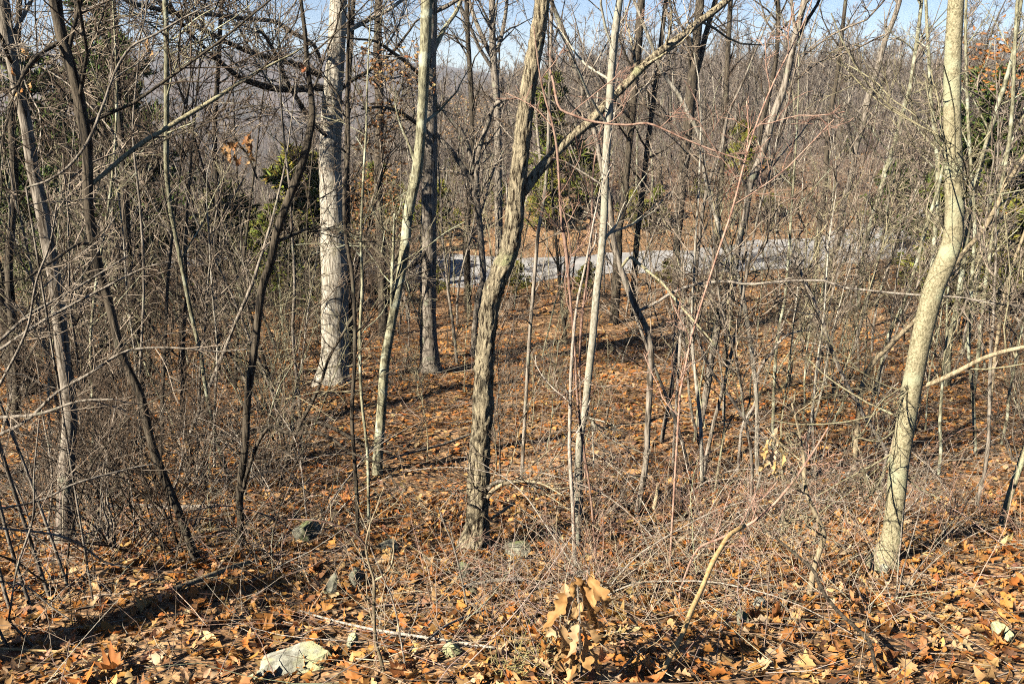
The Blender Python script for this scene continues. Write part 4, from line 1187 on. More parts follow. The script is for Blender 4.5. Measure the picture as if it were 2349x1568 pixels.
region(put_shrub, 34, -0.66, -0.13, 21, 31.5, [1, 1, 5], 1.0, 1.5, 'bare shrub in the belt of brush between the leaf carpet and the road', 'shrubs between the leaf carpet and the road', 0.12)
region(put_sapling, 24, -0.66, -0.2, 12, 24, [2, 2, 0], 0.9, 1.4, 'thin bare sapling in the dense thicket left of the white trunk', 'thin saplings left of the white trunk', 0.16)
region(put_sapling, 44, 0.22, 0.66, 6.5, 18, [1, 3, 4, 0], 0.75, 1.25, 'thin olive sapling among the leaning stems at right', 'thin olive saplings at right', 0.16)
region(put_shrub, 22, 0.22, 0.66, 7, 17, [0, 2, 3, 5], 0.5, 0.95, 'twiggy bare shrub on the leafy slope at right', 'bare shrubs on the right slope', 0.2)
region(put_shrub, 11, 0.08, 0.60, 4.6, 7.2, [2, 2, 4], 0.35, 0.62, 'low twiggy bramble in the right foreground', 'low brambles in the right foreground', 0.25)
region(put_sapling, 16, -0.20, 0.22, 8, 17, [1, 3, 0], 0.35, 0.7, 'tiny bare seedling on the sunny leaf carpet', 'tiny seedlings on the leaf carpet', 0.12)
region(put_shrub, 16, -0.22, 0.24, 13, 18.5, [0, 5], 0.35, 0.7, 'small bare shrub at the back edge of the leaf carpet', 'small shrubs at the back of the leaf carpet', 0.15)
region(put_shrub, 42, -0.3, 0.66, 40.5, 60, [0, 3, 5], 0.9, 1.5, 'bare shrub on the leafy bank beyond the road', 'shrubs beyond the road', 0.12)

def bramble_proto(ns, L, bark, twig, rg, droop=0.13):
    canes = []; tw = Tubes()
    for k in range(ns):
        a = rg.uniform(0, 6.28); o = rg.uniform(0.25, 0.9)
        D = norm(np.array([math.cos(a) * o, math.sin(a) * o, 1.0])); p = np.array([0.04 * math.cos(a), 0.04 * math.sin(a), -0.04])
        ps = [p]; n = 14; ln = L * rg.uniform(0.6, 1.15)
        for j in range(n - 1):
            D = norm(D + rg.normal(size=3) * 0.05 + np.array([0, 0, -droop * rg.uniform(0.6, 1.3)])); p = p + D * ln / (n - 1); ps.append(p)
        P = np.array(ps); R = np.linspace(0.0052, 0.0018, n) * rg.uniform(0.7, 1.2)
        tb = Tubes(); tb.add(P, R, 5, True); canes.append(tb.mesh('cane', M[bark]))
        a1, b1 = kids(P, R, 6, 0.2, 0.98, L * 0.2, (0.4, 1.0), 5, 0.1, -0.05, 0.6, 0.0016, 0.003, 0.4, rg)
        a2, b2 = kids(a1, b1, 2, 0.2, 0.9, lengths(a1) * 0.5, (0.4, 1.0), 4, 0.12, 0, 0.7, 0.0013, 1, 0.4, rg)
        tw.add(a1, b1, 3); tw.add(a2, b2, 3)
    return canes, tw.mesh('crown', M[twig])


BRM = [bramble_proto(5, 1.7, 'grey', 'twig', pr), bramble_proto(4, 2.3, 'dark', 'twigd', pr, 0.1), bramble_proto(5, 1.3, 'red', 'twigr', pr), bramble_proto(5, 1.9, 'dead', 'twig', pr, 0.11)]


def put_bramble(k, *a, **kw):
    return put('bramble', a[0], 'bramble', a[1], [('cane', m) for m in BRM[k][0]] + [('crown', BRM[k][1])], *a[2:], look=(['grey', 'dark', 'reddish', 'pale'][k], [1.0, 1.4, 0.8, 1.2][k]), **kw)


region(put_bramble, 34, -0.64, -0.22, 4.6, 10, [0, 1, 1, 3], 0.75, 1.2, 'arching bramble in the left foreground', 'arching brambles in the left foreground', 0.12)
region(put_bramble, 9, -0.22, 0.06, 4.2, 5.6, [0, 3, 2], 0.35, 0.6, 'small arching bramble in the middle foreground', 'arching brambles in the middle foreground', 0.12)
region(put_bramble, 34, 0.06, 0.62, 4.6, 10, [0, 2, 3, 3], 0.5, 0.95, 'arching bramble in the right foreground', 'arching brambles in the right foreground', 0.12)
region(put_bramble, 16, -0.66, -0.2, 10, 17, [0, 1], 0.9, 1.4, 'arching bramble left of the white trunk', 'arching brambles left of the white trunk', 0.12)

# woodland beyond the road and down the valley
GROVE = [(-0.68, -0.2, 26, 60, 66, 'bare tree going down the valley side at left', 'bare trees on the valley side'),
         (-0.2, 0.15, 41, 85, 84, 'bare grey tree beyond the road in the middle', 'bare trees beyond the road in the middle'),
         (0.15, 0.68, 44, 88, 160, 'bare grey tree on the wooded hillside beyond the road at right', 'bare trees on the right hillside')]
mid_roots = []
for a0, a1, d0, d1, n, lab, grp in GROVE:
    xs, ds = scatter(n, a0, a1, d0, d1)
    for x, d in zip(xs, ds):
        if road_dist(x, d)[0] < 4.5:
            continue
        k = int(sp_.integers(0, 6))
        s_ = float(sp_.uniform(0.5, 0.85)) * (0.85 if d < 60 else 1.0)
        mid_roots.append(put('bare_tree', lab, 'tree', grp, [('trunk', MIDT[k][0]), ('crown', MIDT[k][1])], float(x), float(d), s_, float(sp_.uniform(0, 6.28)), tuple(sp_.normal(size=2) * 0.05),
                             (['grey', 'white', 'dark', 'greenish', 'brownish', 'slender'][k], [12, 10, 13, 9, 11, 7][k])))


SPARSE = woodland_tree(14, 0.30, 8, 4, 3, 2.4, 0.5, 0.006, 'dark', 'twigd', pr)
for x_, y_, s_, lab_ in ((-11.9, 4.4, 0.85, 'dark bare tree standing well beyond the left edge, its shadow on the leaf carpet'),                          (-3.2, -3.0, 0.7, 'dark bare tree close behind the viewer, its shadow at lower right')):
    put('bare_tree', lab_, 'tree', None, [('trunk', SPARSE[0]), ('crown', SPARSE[1])], x_, y_, s_, x_)
P_, R_ = grow_stem(4.3, 0.24, 12, 0.02, 0.02, pr)  # unseen trunk, height chosen so its shadow ends before the crooked tree
R_ = np.linspace(0.26, 0.17, 12)
tb_ = Tubes(); tb_.add(P_, R_, 16, True, relief_of(P_, R_, 16, 'dark'))
a1_, b1_ = kids(P_, R_, 9, 0.3, 0.98, 1.3, (0.6, 1.2), 6, 0.12, 0.1, 0.3, 0.004, 0.03, 0.3, pr)
t2_ = Tubes(); t2_.add(a1_, b1_, 5)
put('unseen_snag', 'unseen dark snag beyond the left edge, sized for its shadow across the foreground leaves', 'tree', None, [('trunk', tb_.mesh('trunk', M['dark'])), ('crown', t2_.mesh('crown', M['dark']))], -7.5, 0.15, 1.0, 0)


# ------------------------------------------------------------------ evergreen cedars
def cedar_proto(h, w, rg, tint):
    P, R = grow_stem(h, 0.035 * h / 2, 10, 0.03, 0.03, rg)
    P[0, 2] -= 0.2
    tb = Tubes(); tb.add(P, R, 7, True)
    a1, b1 = kids(P, R, 60, 0.05, 0.99, w, (0.7, 1.35), 6, 0.12, 0.05, 0.4, 0.006, 0.03, 0.8, rg)
    a2, b2 = kids(a1, b1, 12, 0.12, 1.0, lengths(a1) * 0.42 + 0.1, (0.4, 1.0), 4, 0.16, 0.05, 0.7, 0.01, 0.012, 0.6, rg)
    a3, b3 = kids(a2, b2, 8, 0.1, 1.0, 0.26, (0.3, 1.0), 3, 0.2, 0.10, 1.0, 0.004, 0.03, 0.3, rg)
    b3 = np.tile(np.array([0.010, 0.028, 0.004]), (len(b3), 1)) * rg.uniform(0.7, 1.3, (len(b3), 1))
    tw = Tubes()
    c0 = np.array(tint)
    def cc(m):
        return c0 * rg.uniform(0.55, 1.35, (m, 1)) * (1 + 0.12 * rg.normal(size=(m, 3)))
    tw.add(a1, b1, 3, col=np.tile([[0.10, 0.07, 0.04]], (len(a1), 1))); tw.add(a2, b2, 3, col=cc(len(a2))); tw.add(a3, b3, 3, col=cc(len(a3)))
    return tb.mesh('trunk', M['dark']), tw.mesh('crown', M['needle'])


CED = [cedar_proto(4.5, 1.9, pr, (0.20, 0.22, 0.04)), cedar_proto(3.2, 1.7, pr, (0.30, 0.29, 0.05)), cedar_proto(6.0, 2.6, pr, (0.10, 0.14, 0.03))]


def cedar(label, u, vt, vb, d, k, wf=1.0):
    """evergreen whose crown spans photo rows vt..vb at distance d."""
    top = at(u, vt, d); z0 = float(height(top[0], d))
    h = max(top[2] - z0, 1.0)
    proto = [4.5, 3.2, 6.0][k]
    o = put('cedar', label, 'evergreen', None, [('trunk', CED[k][0]), ('crown', CED[k][1])], float(top[0]), float(d), h / proto, float(sp_.uniform(0, 6.28)))
    s = h / proto
    o.scale = (s * wf * 1.2, s * wf * 1.2, s)


cedar('tall narrow green cedar behind the crooked tree, below the skyline', 1290, 178, 430, 44, 0, 0.9)
cedar('olive cedar left of the crooked tree above the road', 1005, 425, 560, 41, 1, 1.0)
cedar('small cedar between the V-forked tree and the crooked tree', 1140, 415, 480, 46, 0, 0.9)
cedar('wide olive cedar left of the big white trunk', 690, 365, 560, 31, 1, 1.1)
cedar('dark cedar behind the big white trunk on its right', 858, 385, 470, 36, 0, 1.1)
cedar('bushy cedar low beside the lower right limb of the crooked tree', 1262, 400, 560, 41.5, 1, 1.0)
cedar('bushy cedar left of the pale slender tree', 1340, 345, 560, 45, 1, 0.9)
cedar('dark cedar right of the far dark tree at the road edge', 1500, 425, 540, 43, 0, 1.0)
cedar('yellow-topped cedar behind the leaning tan tree', 1705, 288, 560, 48, 1, 0.8)
cedar('dark low cedar right of the yellow-topped one above the road', 1815, 425, 560, 49, 0, 1.0)
cedar('broad dark cedar left of the smooth olive tree', 2085, 375, 520, 40, 2, 1.3)
cedar('low spreading cedar at the far end of the road', 2010, 450, 530, 52, 0, 1.3)
cedar('tall dark cedar at the right edge', 2295, 175, 560, 27, 2, 1.1)
cedar('second dark cedar right of the smooth olive tree, lower', 2240, 330, 560, 31, 2, 1.0)
cedar('tall cedar in the upper left behind the nearly black trunk', 245, 110, 470, 27, 2, 0.9)
cedar('dark cedar left of the nearly black trunk', 85, 150, 520, 26, 2, 1.0)
cedar('small green cedar in the left thicket below the pale broken branch', 310, 350, 520, 30, 0, 1.1)
cedar('dark cedar in the top left corner', 190, 20, 400, 34, 2, 0.8)
cedar('low green cedar just below the road, left of the crooked tree', 1000, 655, 740, 29, 1, 1.0)
cedar('low olive cedar below the road, behind the thin brown sapling', 1185, 645, 740, 28, 1, 1.1)
cedar('low olive cedar below the road, left of the far dark tree', 1350, 640, 740, 27, 1, 1.1)
cedar('low green cedar beside the slim lichen tree', 880, 625, 740, 26, 1, 0.9)
cedar('low cedar below the road right of the far dark tree', 1530, 650, 740, 29, 1, 0.9)

for lab_, u_, vt_, d_, k_, w_ in [
        ('hazy olive cedar high above the road between the grey trunk and the crooked tree', 1050, 360, 62, 1, 1.2),
        ('round olive cedar behind the V-forked tree', 1090, 470, 44, 1, 1.2),
        ('pale olive cedar just right of the crooked tree trunk', 1235, 470, 42.5, 1, 1.2),
        ('wide green cedar between the far dark tree and the tall dark tree', 1455, 440, 42, 1, 1.2),
        ('green cedar right of the tall dark tree above the road', 1605, 430, 46, 1, 1.1),
        ('small olive cedar left of the slim lichen tree', 905, 430, 42, 1, 1.2),
        ('olive cedar between the white trunk and the rusty oak', 825, 440, 33, 1, 1.1),
        ('low dark cedar deep in the left thicket', 470, 420, 33, 0, 1.3),
        ('low dark cedar left of the dark leaning trunk', 570, 440, 30, 0, 1.2),
        ('dark cedar at the left edge behind the broken snag', 20, 330, 22, 2, 1.0),
        ('dull green cedar between the pale left trunk and the black trunk', 150, 380, 24, 2, 0.9),
        ('olive cedar on the bank above the road, right of the white-barked slim tree', 1765, 470, 46, 1, 1.2),
        ('wide dull green cedar above the far road bend', 1940, 440, 56, 0, 1.3),
        ('pale olive cedar on the bank left of the tall dark tree', 1520, 470, 43, 1, 1.2),
        ('bright yellow-green cedar behind the leaning stems at the right edge', 2335, 300, 27, 1, 1.0),
        ('bushy green cedar between the smooth olive tree and the right edge', 2255, 400, 24, 0, 1.1),
        ('dusky green cedar left of the big white trunk, deep in the thicket', 640, 470, 25, 0, 1.2),
        ('hazy cedar far up the right hillside', 1905, 330, 78, 0, 1.0),
        ('bright green low cedar right of the smooth olive tree', 2270, 440, 24, 1, 1.2)]:
    cedar(lab_, u_, vt_, 560, d_, k_, w_)

# trees that kept brown leaves
def leafy_tree(label, u, vt, vb, d, k, pal, n, sz, scale=1.0):
    top = at(u, vt, d); z0 = float(height(top[0], d)); h = max(top[2] - z0, 1.0)
    hs = [12, 10, 13, 9, 11, 7][k]
    s = h / hs
    o = put('leafy_oak', label, 'tree', None, [('trunk', MIDT[k][0]), ('crown', MIDT[k][1])], float(top[0]), float(d), s, float(sp_.uniform(0, 6.28)))
    lo = at(u, vb, d)[2] - z0
    z = sp_.uniform(max(lo, 0.5), h, n); rr = np.sqrt(sp_.random(n)) * h * 0.22 * scale * (1.05 - (z / h - 0.55) ** 2 * 2).clip(0.3)
    th = sp_.uniform(0, 6.28, n)
    cl = sp_.normal(size=(n // 14 + 1, 3)) * 0.12 * h * 0.2
    pos = np.stack([rr * np.cos(th), rr * np.sin(th), z], -1)
    pos = pos[(np.arange(n) // 7) * 7 % n] + sp_.normal(size=(n, 3)) * sz * 1.6
    me = leaves_mesh('foliage', [hanging(pos / s, sp_.uniform(0.6, 1.2, n) * sz / s, sp_, pal)], M['leaf'])
    link('foliage', me, o)


RUST = [(.34, .15, .05), (.42, .22, .08), (.25, .11, .04), (.46, .27, .12)]
leafy_tree('oak still holding rusty leaves, right of the big white trunk', 862, 395, 545, 24, 5, RUST, 900, 0.12, 1.1)
leafy_tree('small oak with dull red leaves right of the road', 1690, 385, 470, 44, 5, [(.30, .10, .06), (.36, .15, .09), (.22, .07, .05)], 600, 0.14, 0.9)
leafy_tree('oak with orange leaves in the upper right corner', 2325, 95, 200, 18, 5, [(.5, .22, .06), (.42, .18, .06)], 260, 0.12, 0.7)
leafy_tree('oak with thin tan leaves above the road left of the crooked tree', 1075, 225, 330, 46, 5, [(.5, .33, .18), (.45, .27, .13)], 500, 0.13, 1.2)


# ------------------------------------------------------------------ sprays of dry leaves in front
def leaf_spray(name, label, spots, d, bark='grey', pal=None, stem=None):
    """twig with single large dry leaves hanging from it; spots = (u, v, length px, lean)."""
    P, R = trace(stem, d, 24, 0.05)
    zg = float(height(P[0, 0], d)); g = np.array([P[0, 0], P[0, 1], zg])
    if P[0, 2] > zg + 0.03 and name != 'leaf_spray':
        P = np.vstack([[P[0, 0], P[0, 1], zg - 0.03], P]); R = np.concatenate([[R[0]], R])
    root = bpy.data.objects.new(name, None); COL.objects.link(root); root.location = g
    tag(root, label, 'oak sprig')
    tb = Tubes(); tb.add(P - g, R, 6, True); link('stem', tb.mesh('stem', M[bark]), root)
    rg = np.random.default_rng(int(spots[0][0]))
    V2, F = LEAF_BIG if spots[0][2] > 36 else LEAF_OAK
    for (u, v, ln, lean) in spots:
        c = at(u, v, d + rg.uniform(-0.12, 0.12))
        dp = (c - CAM) @ FWD
        size = 0.98 * ln * dp / FPX
        x = V2[:, 0]; y = V2[:, 1]
        q = rg.normal(size=3)
        z = 0.45 * q[0] * x * x + (0.30 + 0.35 * abs(q[1])) * np.abs(y) * (1 if q[2] > 0 else -1) + 0.05 * np.sin(x * 8 + q[2] * 3) + 0.012 * np.sin(np.abs(y) * 30 + x * 22 + q[0] * 5) + 0.010 * np.sin(y * 17 + x * 31 + q[1] * 9) + 0.9 * q[1] * y * y * np.sin(x * 5 + q[0]) + 1.5 * q[0] * x * y + 0.5 * q[2] * x ** 3
        down = norm(np.array([math.sin(lean), rg.normal() * 0.45, -math.cos(lean)]))
        nr = norm(np.array([rg.normal() * 0.8 - 0.5, -1.0, 0.25 + rg.normal() * 0.3])); nr = norm(nr - (nr @ down) * down)
        ey = np.cross(nr, down)
        W = (x[:, None] * down + y[:, None] * ey * 0.85 + z[:, None] * nr) * size
        col = np.array((pal or [(.60, .38, .18), (.55, .31, .12), (.62, .43, .24), (.50, .27, .10)])[rg.integers(0, 4 if not pal else len(pal))])
        me = leaves_mesh('leaf', [(W, F, len(W), 1, col[None] * rg.uniform(0.85, 1.15))], M['leaf'])
        lf = link('leaf', me, root, c - g)
        a_ = c - down * size * 0.49; b_ = P[np.argmin(np.linalg.norm(P - a_ - np.array([0, 0, 0.05]), axis=1))]
        t_ = np.linspace(0, 1, 7)[:, None]
        pt = Tubes(); pt.add(b_ + (a_ - b_) * t_ + np.array([0, 0, 0.03]) * np.sin(t_ * 3.14) - c, np.full(7, 0.0014), 4)
        link('leaf_stalk', pt.mesh('leaf_stalk', M[bark]), lf)


fr = np.random.default_rng(77)
T8D = lambda tx, ty: (784 + tx * .3351, 1043 + ty * .3351)
sp8 = [(1490, 1060, 120, -.35), (1590, 930, 100, -.15), (1680, 1000, 120, .25), (1770, 960, 110, .45), (1830, 900, 80, .8), (1500, 1300, 115, -.2), (1650, 1320, 125, .1), (1640, 1500, 110, -.05), (1560, 1190, 80, .5), (1760, 1120, 95, .35),
       (1600, 1080, 75, -.5), (1720, 1400, 80, .4), (1540, 1000, 100, .1), (1640, 880, 80, .4), (1710, 900, 85, .1), (1560, 1400, 100, .3), (1470, 1200, 80, -.6), (1690, 1220, 100, .5), (1600, 1260, 90, -.2), (1560, 1520, 80, -.3), (1740, 1020, 85, -.2)]
leaf_spray('oak_sprig', 'young oak with large curled tan leaves hanging in the centre foreground',
           [(*T8D(x, y), l, a) for x, y, l, a in sp8], 3.25, 'grey', None, [(1335, 1580, 7), (1332, 1500, 7), (1328, 1420, 6), (1326, 1360, 6), (1325, 1318, 4)])
leaf_spray('leaf_spray', 'bunch of pale dry leaves hanging from a bent branch at right',
           [(1765, 1010, 40, -.2), (1783, 1000, 50, .1), (1795, 1045, 48, .2), (1770, 1050, 55, -.3), (1780, 1075, 45, .0), (1800, 1075, 40, .3), (1752, 1070, 38, -.5), (1790, 1020, 45, .1), (1760, 1035, 45, -.3)],
           6.2, 'grey', [(.66, .45, .22), (.70, .52, .32), (.6, .4, .16)], [(1700, 1215, 6), (1730, 1140, 6), (1750, 1070, 5), (1765, 1010, 4), (1780, 985, 4), (1788, 975, 3)])
leaf_spray('leaf_spray', 'tight bunch of rusty oak leaves in the twigs left of the big white trunk',
           [(fr.uniform(515, 585), fr.uniform(310, 375), fr.uniform(22, 34), fr.uniform(-.8, .8)) for _ in range(26)],
           6.8, 'dark', RUST, [(590, 410, 5), (570, 360, 5), (548, 330, 4), (530, 305, 3)])
leaf_spray('leaf_spray', 'two orange leaves hanging high in the twigs near the top left',
           [(335, 112, 30, .3), (346, 118, 30, -.3), (340, 95, 20, 0)], 5.5, 'grey', [(.62, .36, .15)], [(322, 60, 4), (335, 85, 3), (342, 100, 3)])
leaf_spray('leaf_spray', 'few orange leaves on the pale leaning trunk in the top left corner',
           [(52, 115, 26, .2), (60, 128, 26, -.2), (72, 195, 26, .5), (48, 205, 24, -.6), (30, 165, 22, .2), (66, 205, 20, 0), (38, 212, 24, .4)], 6.0, 'grey', [(.62, .36, .15), (.5, .22, .07)], [(20, 240, 4), (40, 200, 4), (55, 150, 3), (58, 105, 3)])
leaf_spray('leaf_spray', 'lone red-brown leaf caught in the twigs near the big white trunk',
           [(694, 155, 26, .1), (700, 160, 22, -.5)], 6.0, 'grey', [(.42, .16, .07)], [(715, 130, 4), (702, 140, 3), (694, 150, 3)])

# ------------------------------------------------------------------ fallen leaves
lr = np.random.default_rng(31)


def litter(n, d0, d1, tpls, smin, smax, tilt, curl, lift):
    d = np.sqrt(d0 ** 2 + lr.random(n) * (d1 ** 2 - d0 ** 2))
    x = lr.uniform(-1, 1, n) * (0.70 * d + 1.2)
    rd = road_dist(x, d)[0] if d1 > 25 else np.full(n, 99.0)
    keep = (rd > 2.6) | (lr.random(n) < 0.14)
    d, x = d[keep], x[keep]; n = len(d)
    z = height(x, d)
    e = 0.1
    gx = (height(x + e, d) - height(x - e, d)) / (2 * e); gy = (height(x, d + e) - height(x, d - e)) / (2 * e)
    nr = norm(np.stack([-gx, -gy, np.ones(n)], -1) + lr.normal(size=(n, 3)) * tilt)
    size = lr.uniform(smin, smax, n) * np.where(lr.random(n) < 0.06, 1.5, 1.0)
    pos = np.stack([x, d, z + lr.random(n) ** 1.5 * lift + 0.006], -1)
    return pos, size, nr


bat = []
for tpl, n in ((LEAF_OAK, 7000), (LEAF_PLANE, 3500), (LEAF_LONG, 9000)):
    p, s_, nr = litter(n, 2.6, 8.5, None, 0.045, 0.12, 0.40, 0.6, 0.04)
    W, F, K, m = leaf_arrays(tpl, p, s_, nr, lr.uniform(0, 6.28, len(p)), 0.6, lr)
    bat.append((W, F, K, m, pick_cols(m, lr)))
for n, a, b, s0, s1 in ((44000, 8.5, 20, 0.06, 0.14), (12000, 20, 34, 0.09, 0.22), (5000, 38, 58, 0.12, 0.3)):
    p, s_, nr = litter(n, a, b, None, s0, s1, 0.28, 0.6, 0.03)
    W, F, K, m = leaf_arrays(LEAF_OVAL, p, s_, nr, lr.uniform(0, 6.28, len(p)), 0.4, lr)
    bat.append((W, F, K, m, pick_cols(m, lr)))
tag(link('leaf_litter', leaves_mesh('leaf_litter', bat, M['leaf']), ground), kind='stuff')

# the nearest large leaves, one by one
LV = []
for k in range(14):
    tpl = (LEAF_OAK, LEAF_PLANE, LEAF_BIG, LEAF_OAK)[k % 4]
    V2, F = tpl
    W, F, K, m = leaf_arrays(tpl, np.zeros((1, 3)), np.ones(1), np.array([[0, 0, 1.0]]), np.zeros(1), 0.42, lr)
    c = np.array([(.62, .32, .11), (.58, .26, .08), (.66, .42, .20), (.60, .38, .2), (.5, .22, .07), (.68, .5, .32), (.44, .2, .08)][k % 7])
    LV.append(leaves_mesh('leaf', [(W, F, K, m, c[None])], M['leaf']))
n = 300
d = np.sqrt(2.9 ** 2 + lr.random(n) ** 1.4 * (7.2 ** 2 - 2.9 ** 2)); x = lr.uniform(-0.6, 0.64, n) * d
x = np.where(lr.random(n) < 0.35, np.abs(x), x)
for q in range(n):
    z = float(height(x[q], d[q]))
    e = 0.1
    gx = float(height(x[q] + e, d[q]) - height(x[q] - e, d[q])) / (2 * e); gy = float(height(x[q], d[q] + e) - height(x[q], d[q] - e)) / (2 * e)
    nv_ = Vector(norm(np.array([-gx, -gy, 1]) + lr.normal(size=3) * 0.28))
    o = link('leaf', LV[int(lr.integers(0, 14))], ground)
    o.location = (x[q], d[q], z + 0.035 + 0.03 * lr.random())
    from mathutils import Quaternion
    o.rotation_euler = (nv_.to_track_quat('Z', 'Y') @ Quaternion((0, 0, 1), float(lr.uniform(0, 6.28)))).to_euler()
    sc_ = float(lr.uniform(0.06, 0.11)) * (1.3 if x[q] > 0.8 else 1.0)
    o.scale = (sc_, sc_, sc_)


# twig debris and dry weeds
def whisk(n, a0, a1, d0, d1, lmin, lmax, up, rad, N, cols, wig, lay):
    d = np.sqrt(d0 ** 2 + lr.random(n) * (d1 ** 2 - d0 ** 2)); x = lr.uniform(a0, a1, n) * d
    z = height(x, d)
    p = np.stack([x, d, z + lr.random(n) * lay], -1)
    D = lr.normal(size=(n, 3)); D[:, 2] = np.abs(D[:, 2]) * up; D = norm(D)
    L = lr.uniform(lmin, lmax, n)
    P = np.zeros((n, N, 3)); P[:, 0] = p
    for j in range(1, N):
        D = norm(D + lr.normal(size=D.shape) * wig); p = p + D * (L / (N - 1))[:, None]; P[:, j] = p
    R = np.linspace(1, 0.35, N)[None] * rad * lr.uniform(0.6, 1.4, (n, 1))
    return P, R, pick_cols(n, lr, np.array(cols), np.ones(len(cols)))


GREY = [(.42, .34, .26), (.50, .42, .33), (.30, .22, .16), (.22, .15, .10)]
tb = Tubes()
for a in ((1900, -0.68, 0.70, 2.7, 9, 0.2, 0.9, 0.12, 0.0028, 5, GREY, 0.12, 0.05), (2400, -0.66, 0.66, 9, 20, 0.3, 1.1, 0.15, 0.0038, 4, GREY, 0.12, 0.06)):
    P, R, c = whisk(*a); tb.add(P, R, 3, col=c)
tag(link('dead_twigs', tb.mesh('dead_twigs', M['straw']), ground), kind='stuff')
tb = Tubes()
STRAW = [(.60, .48, .34), (.66, .56, .42), (.50, .37, .25), (.45, .29, .2)]
for a in ((650, 0.04, 0.46, 4.5, 8.2, 0.35, 1.0, 0.8, 0.0029, 6, STRAW, 0.13, 0.02), (420, 0.2, 0.68, 3.8, 8, 0.3, 1.0, 0.7, 0.0027, 6, STRAW, 0.13, 0.02), (240, -0.2, 0.2, 3.4, 5.6, 0.25, 0.7, 0.6, 0.0022, 6, STRAW, 0.13, 0.02),
          (420, -0.66, -0.25, 4.2, 9, 0.4, 1.1, 0.8, 0.0028, 6, GREY, 0.13, 0.02)):
    P, R, c = whisk(*a); tb.add(P, R, 3, col=c)
tag(link('dry_weeds', tb.mesh('dry_weeds', M['straw']), None), 'tangled dry pale weed stalks over the leaves in the foreground', 'weeds', kind='stuff')
tb = Tubes()
P, R, c = whisk(90, -0.03, 0.05, 3.2, 3.5, 0.08, 0.22, 1.0, 0.0018, 5, [(.58, .46, .20), (.64, .54, .30), (.50, .44, .16)], 0.2, 0.01)
tb.add(P, R, 3, col=c)
tag(link('dry_grass', tb.mesh('dry_grass', M['straw']), None), 'yellow-green dry grass tuft at the bottom edge in the middle', 'grass', kind='stuff')


# ------------------------------------------------------------------ far woodland (one mass)
def far_forest():
    fr_ = np.random.default_rng(8)
    d = np.concatenate([fr_.uniform(60, 420, 5200), np.exp(fr_.uniform(math.log(420), math.log(1950), 9500))])
    n = len(d)
    x = np.concatenate([np.where(np.arange(5200) < 1600, fr_.uniform(-0.72, -0.05, 5200), fr_.uniform(-0.72, 0.72, 5200)), fr_.uniform(-0.72, 0.3, 9500)]) * d
    z = height(x, d)
    me = bpy.data.meshes.new('far_forest')
    me.vertices.add(n); me.vertices.foreach_set('co', np.stack([x, d, z], -1).astype(np.float32).ravel())
    a = me.attributes.new('size', 'FLOAT', 'POINT')
    a.data.foreach_set('value', (fr_.uniform(0.7, 1.15, n) * np.interp(d, [60, 400, 1900], [0.7, 0.85, 1.4])).astype(np.float32))
    me.update()
    o = link('far_forest', me)
    tag(o, 'bare grey woodland covering the far hillsides below the sky', 'woodland', kind='stuff')
    ng = bpy.data.node_groups.new('far_forest', 'GeometryNodeTree')
    ng.interface.new_socket('Geometry', in_out='INPUT', socket_type='NodeSocketGeometry')
    ng.interface.new_socket('Geometry', in_out='OUTPUT', socket_type='NodeSocketGeometry')
    N = ng.nodes; L = ng.links
    gi = N.new('NodeGroupInput'); go = N.new('NodeGroupOutput')
    jo = N.new('GeometryNodeJoinGeometry')
    used = set()
    for rt_ in mid_roots:
        cr = [c for c in rt_.children if c.name.startswith('crown')][0]
        tk = [c for c in rt_.children if c.name.startswith('trunk')][0]
        if cr.data.name in used or len(used) >= 6:
            continue
        used.add(cr.data.name)
        for ob in (cr, tk):
            oi = N.new('GeometryNodeObjectInfo'); oi.transform_space = 'ORIGINAL'; oi.inputs['Object'].default_value = ob
            oi.inputs['As Instance'].default_value = False
            j2 = jo if False else None
            L.new(oi.outputs['Geometry'], N_inst.setdefault(cr.data.name, N.new('GeometryNodeJoinGeometry')).inputs[0])
    for q in N_inst.values():
        gtoi = N.new('GeometryNodeGeometryToInstance')
        L.new(q.outputs[0], gtoi.inputs[0]); L.new(gtoi.outputs[0], jo.inputs[0])
    ip = N.new('GeometryNodeInstanceOnPoints')
    L.new(gi.outputs[0], ip.inputs['Points']); L.new(jo.outputs[0], ip.inputs['Instance'])
    ip.inputs['Pick Instance'].default_value = True
    rv = N.new('FunctionNodeRandomValue'); rv.data_type = 'FLOAT_VECTOR'
    rv.inputs[0].default_value = (-0.06, -0.06, 0); rv.inputs[1].default_value = (0.06, 0.06, 6.283)
    L.new(rv.outputs[0], ip.inputs['Rotation'])
    na = N.new('GeometryNodeInputNamedAttribute'); na.data_type = 'FLOAT'; na.inputs[0].default_value = 'size'
    L.new(na.outputs[0], ip.inputs['Scale'])
    L.new(ip.outputs[0], go.inputs[0])
    md = o.modifiers.new('far_forest', 'NODES'); md.node_group = ng


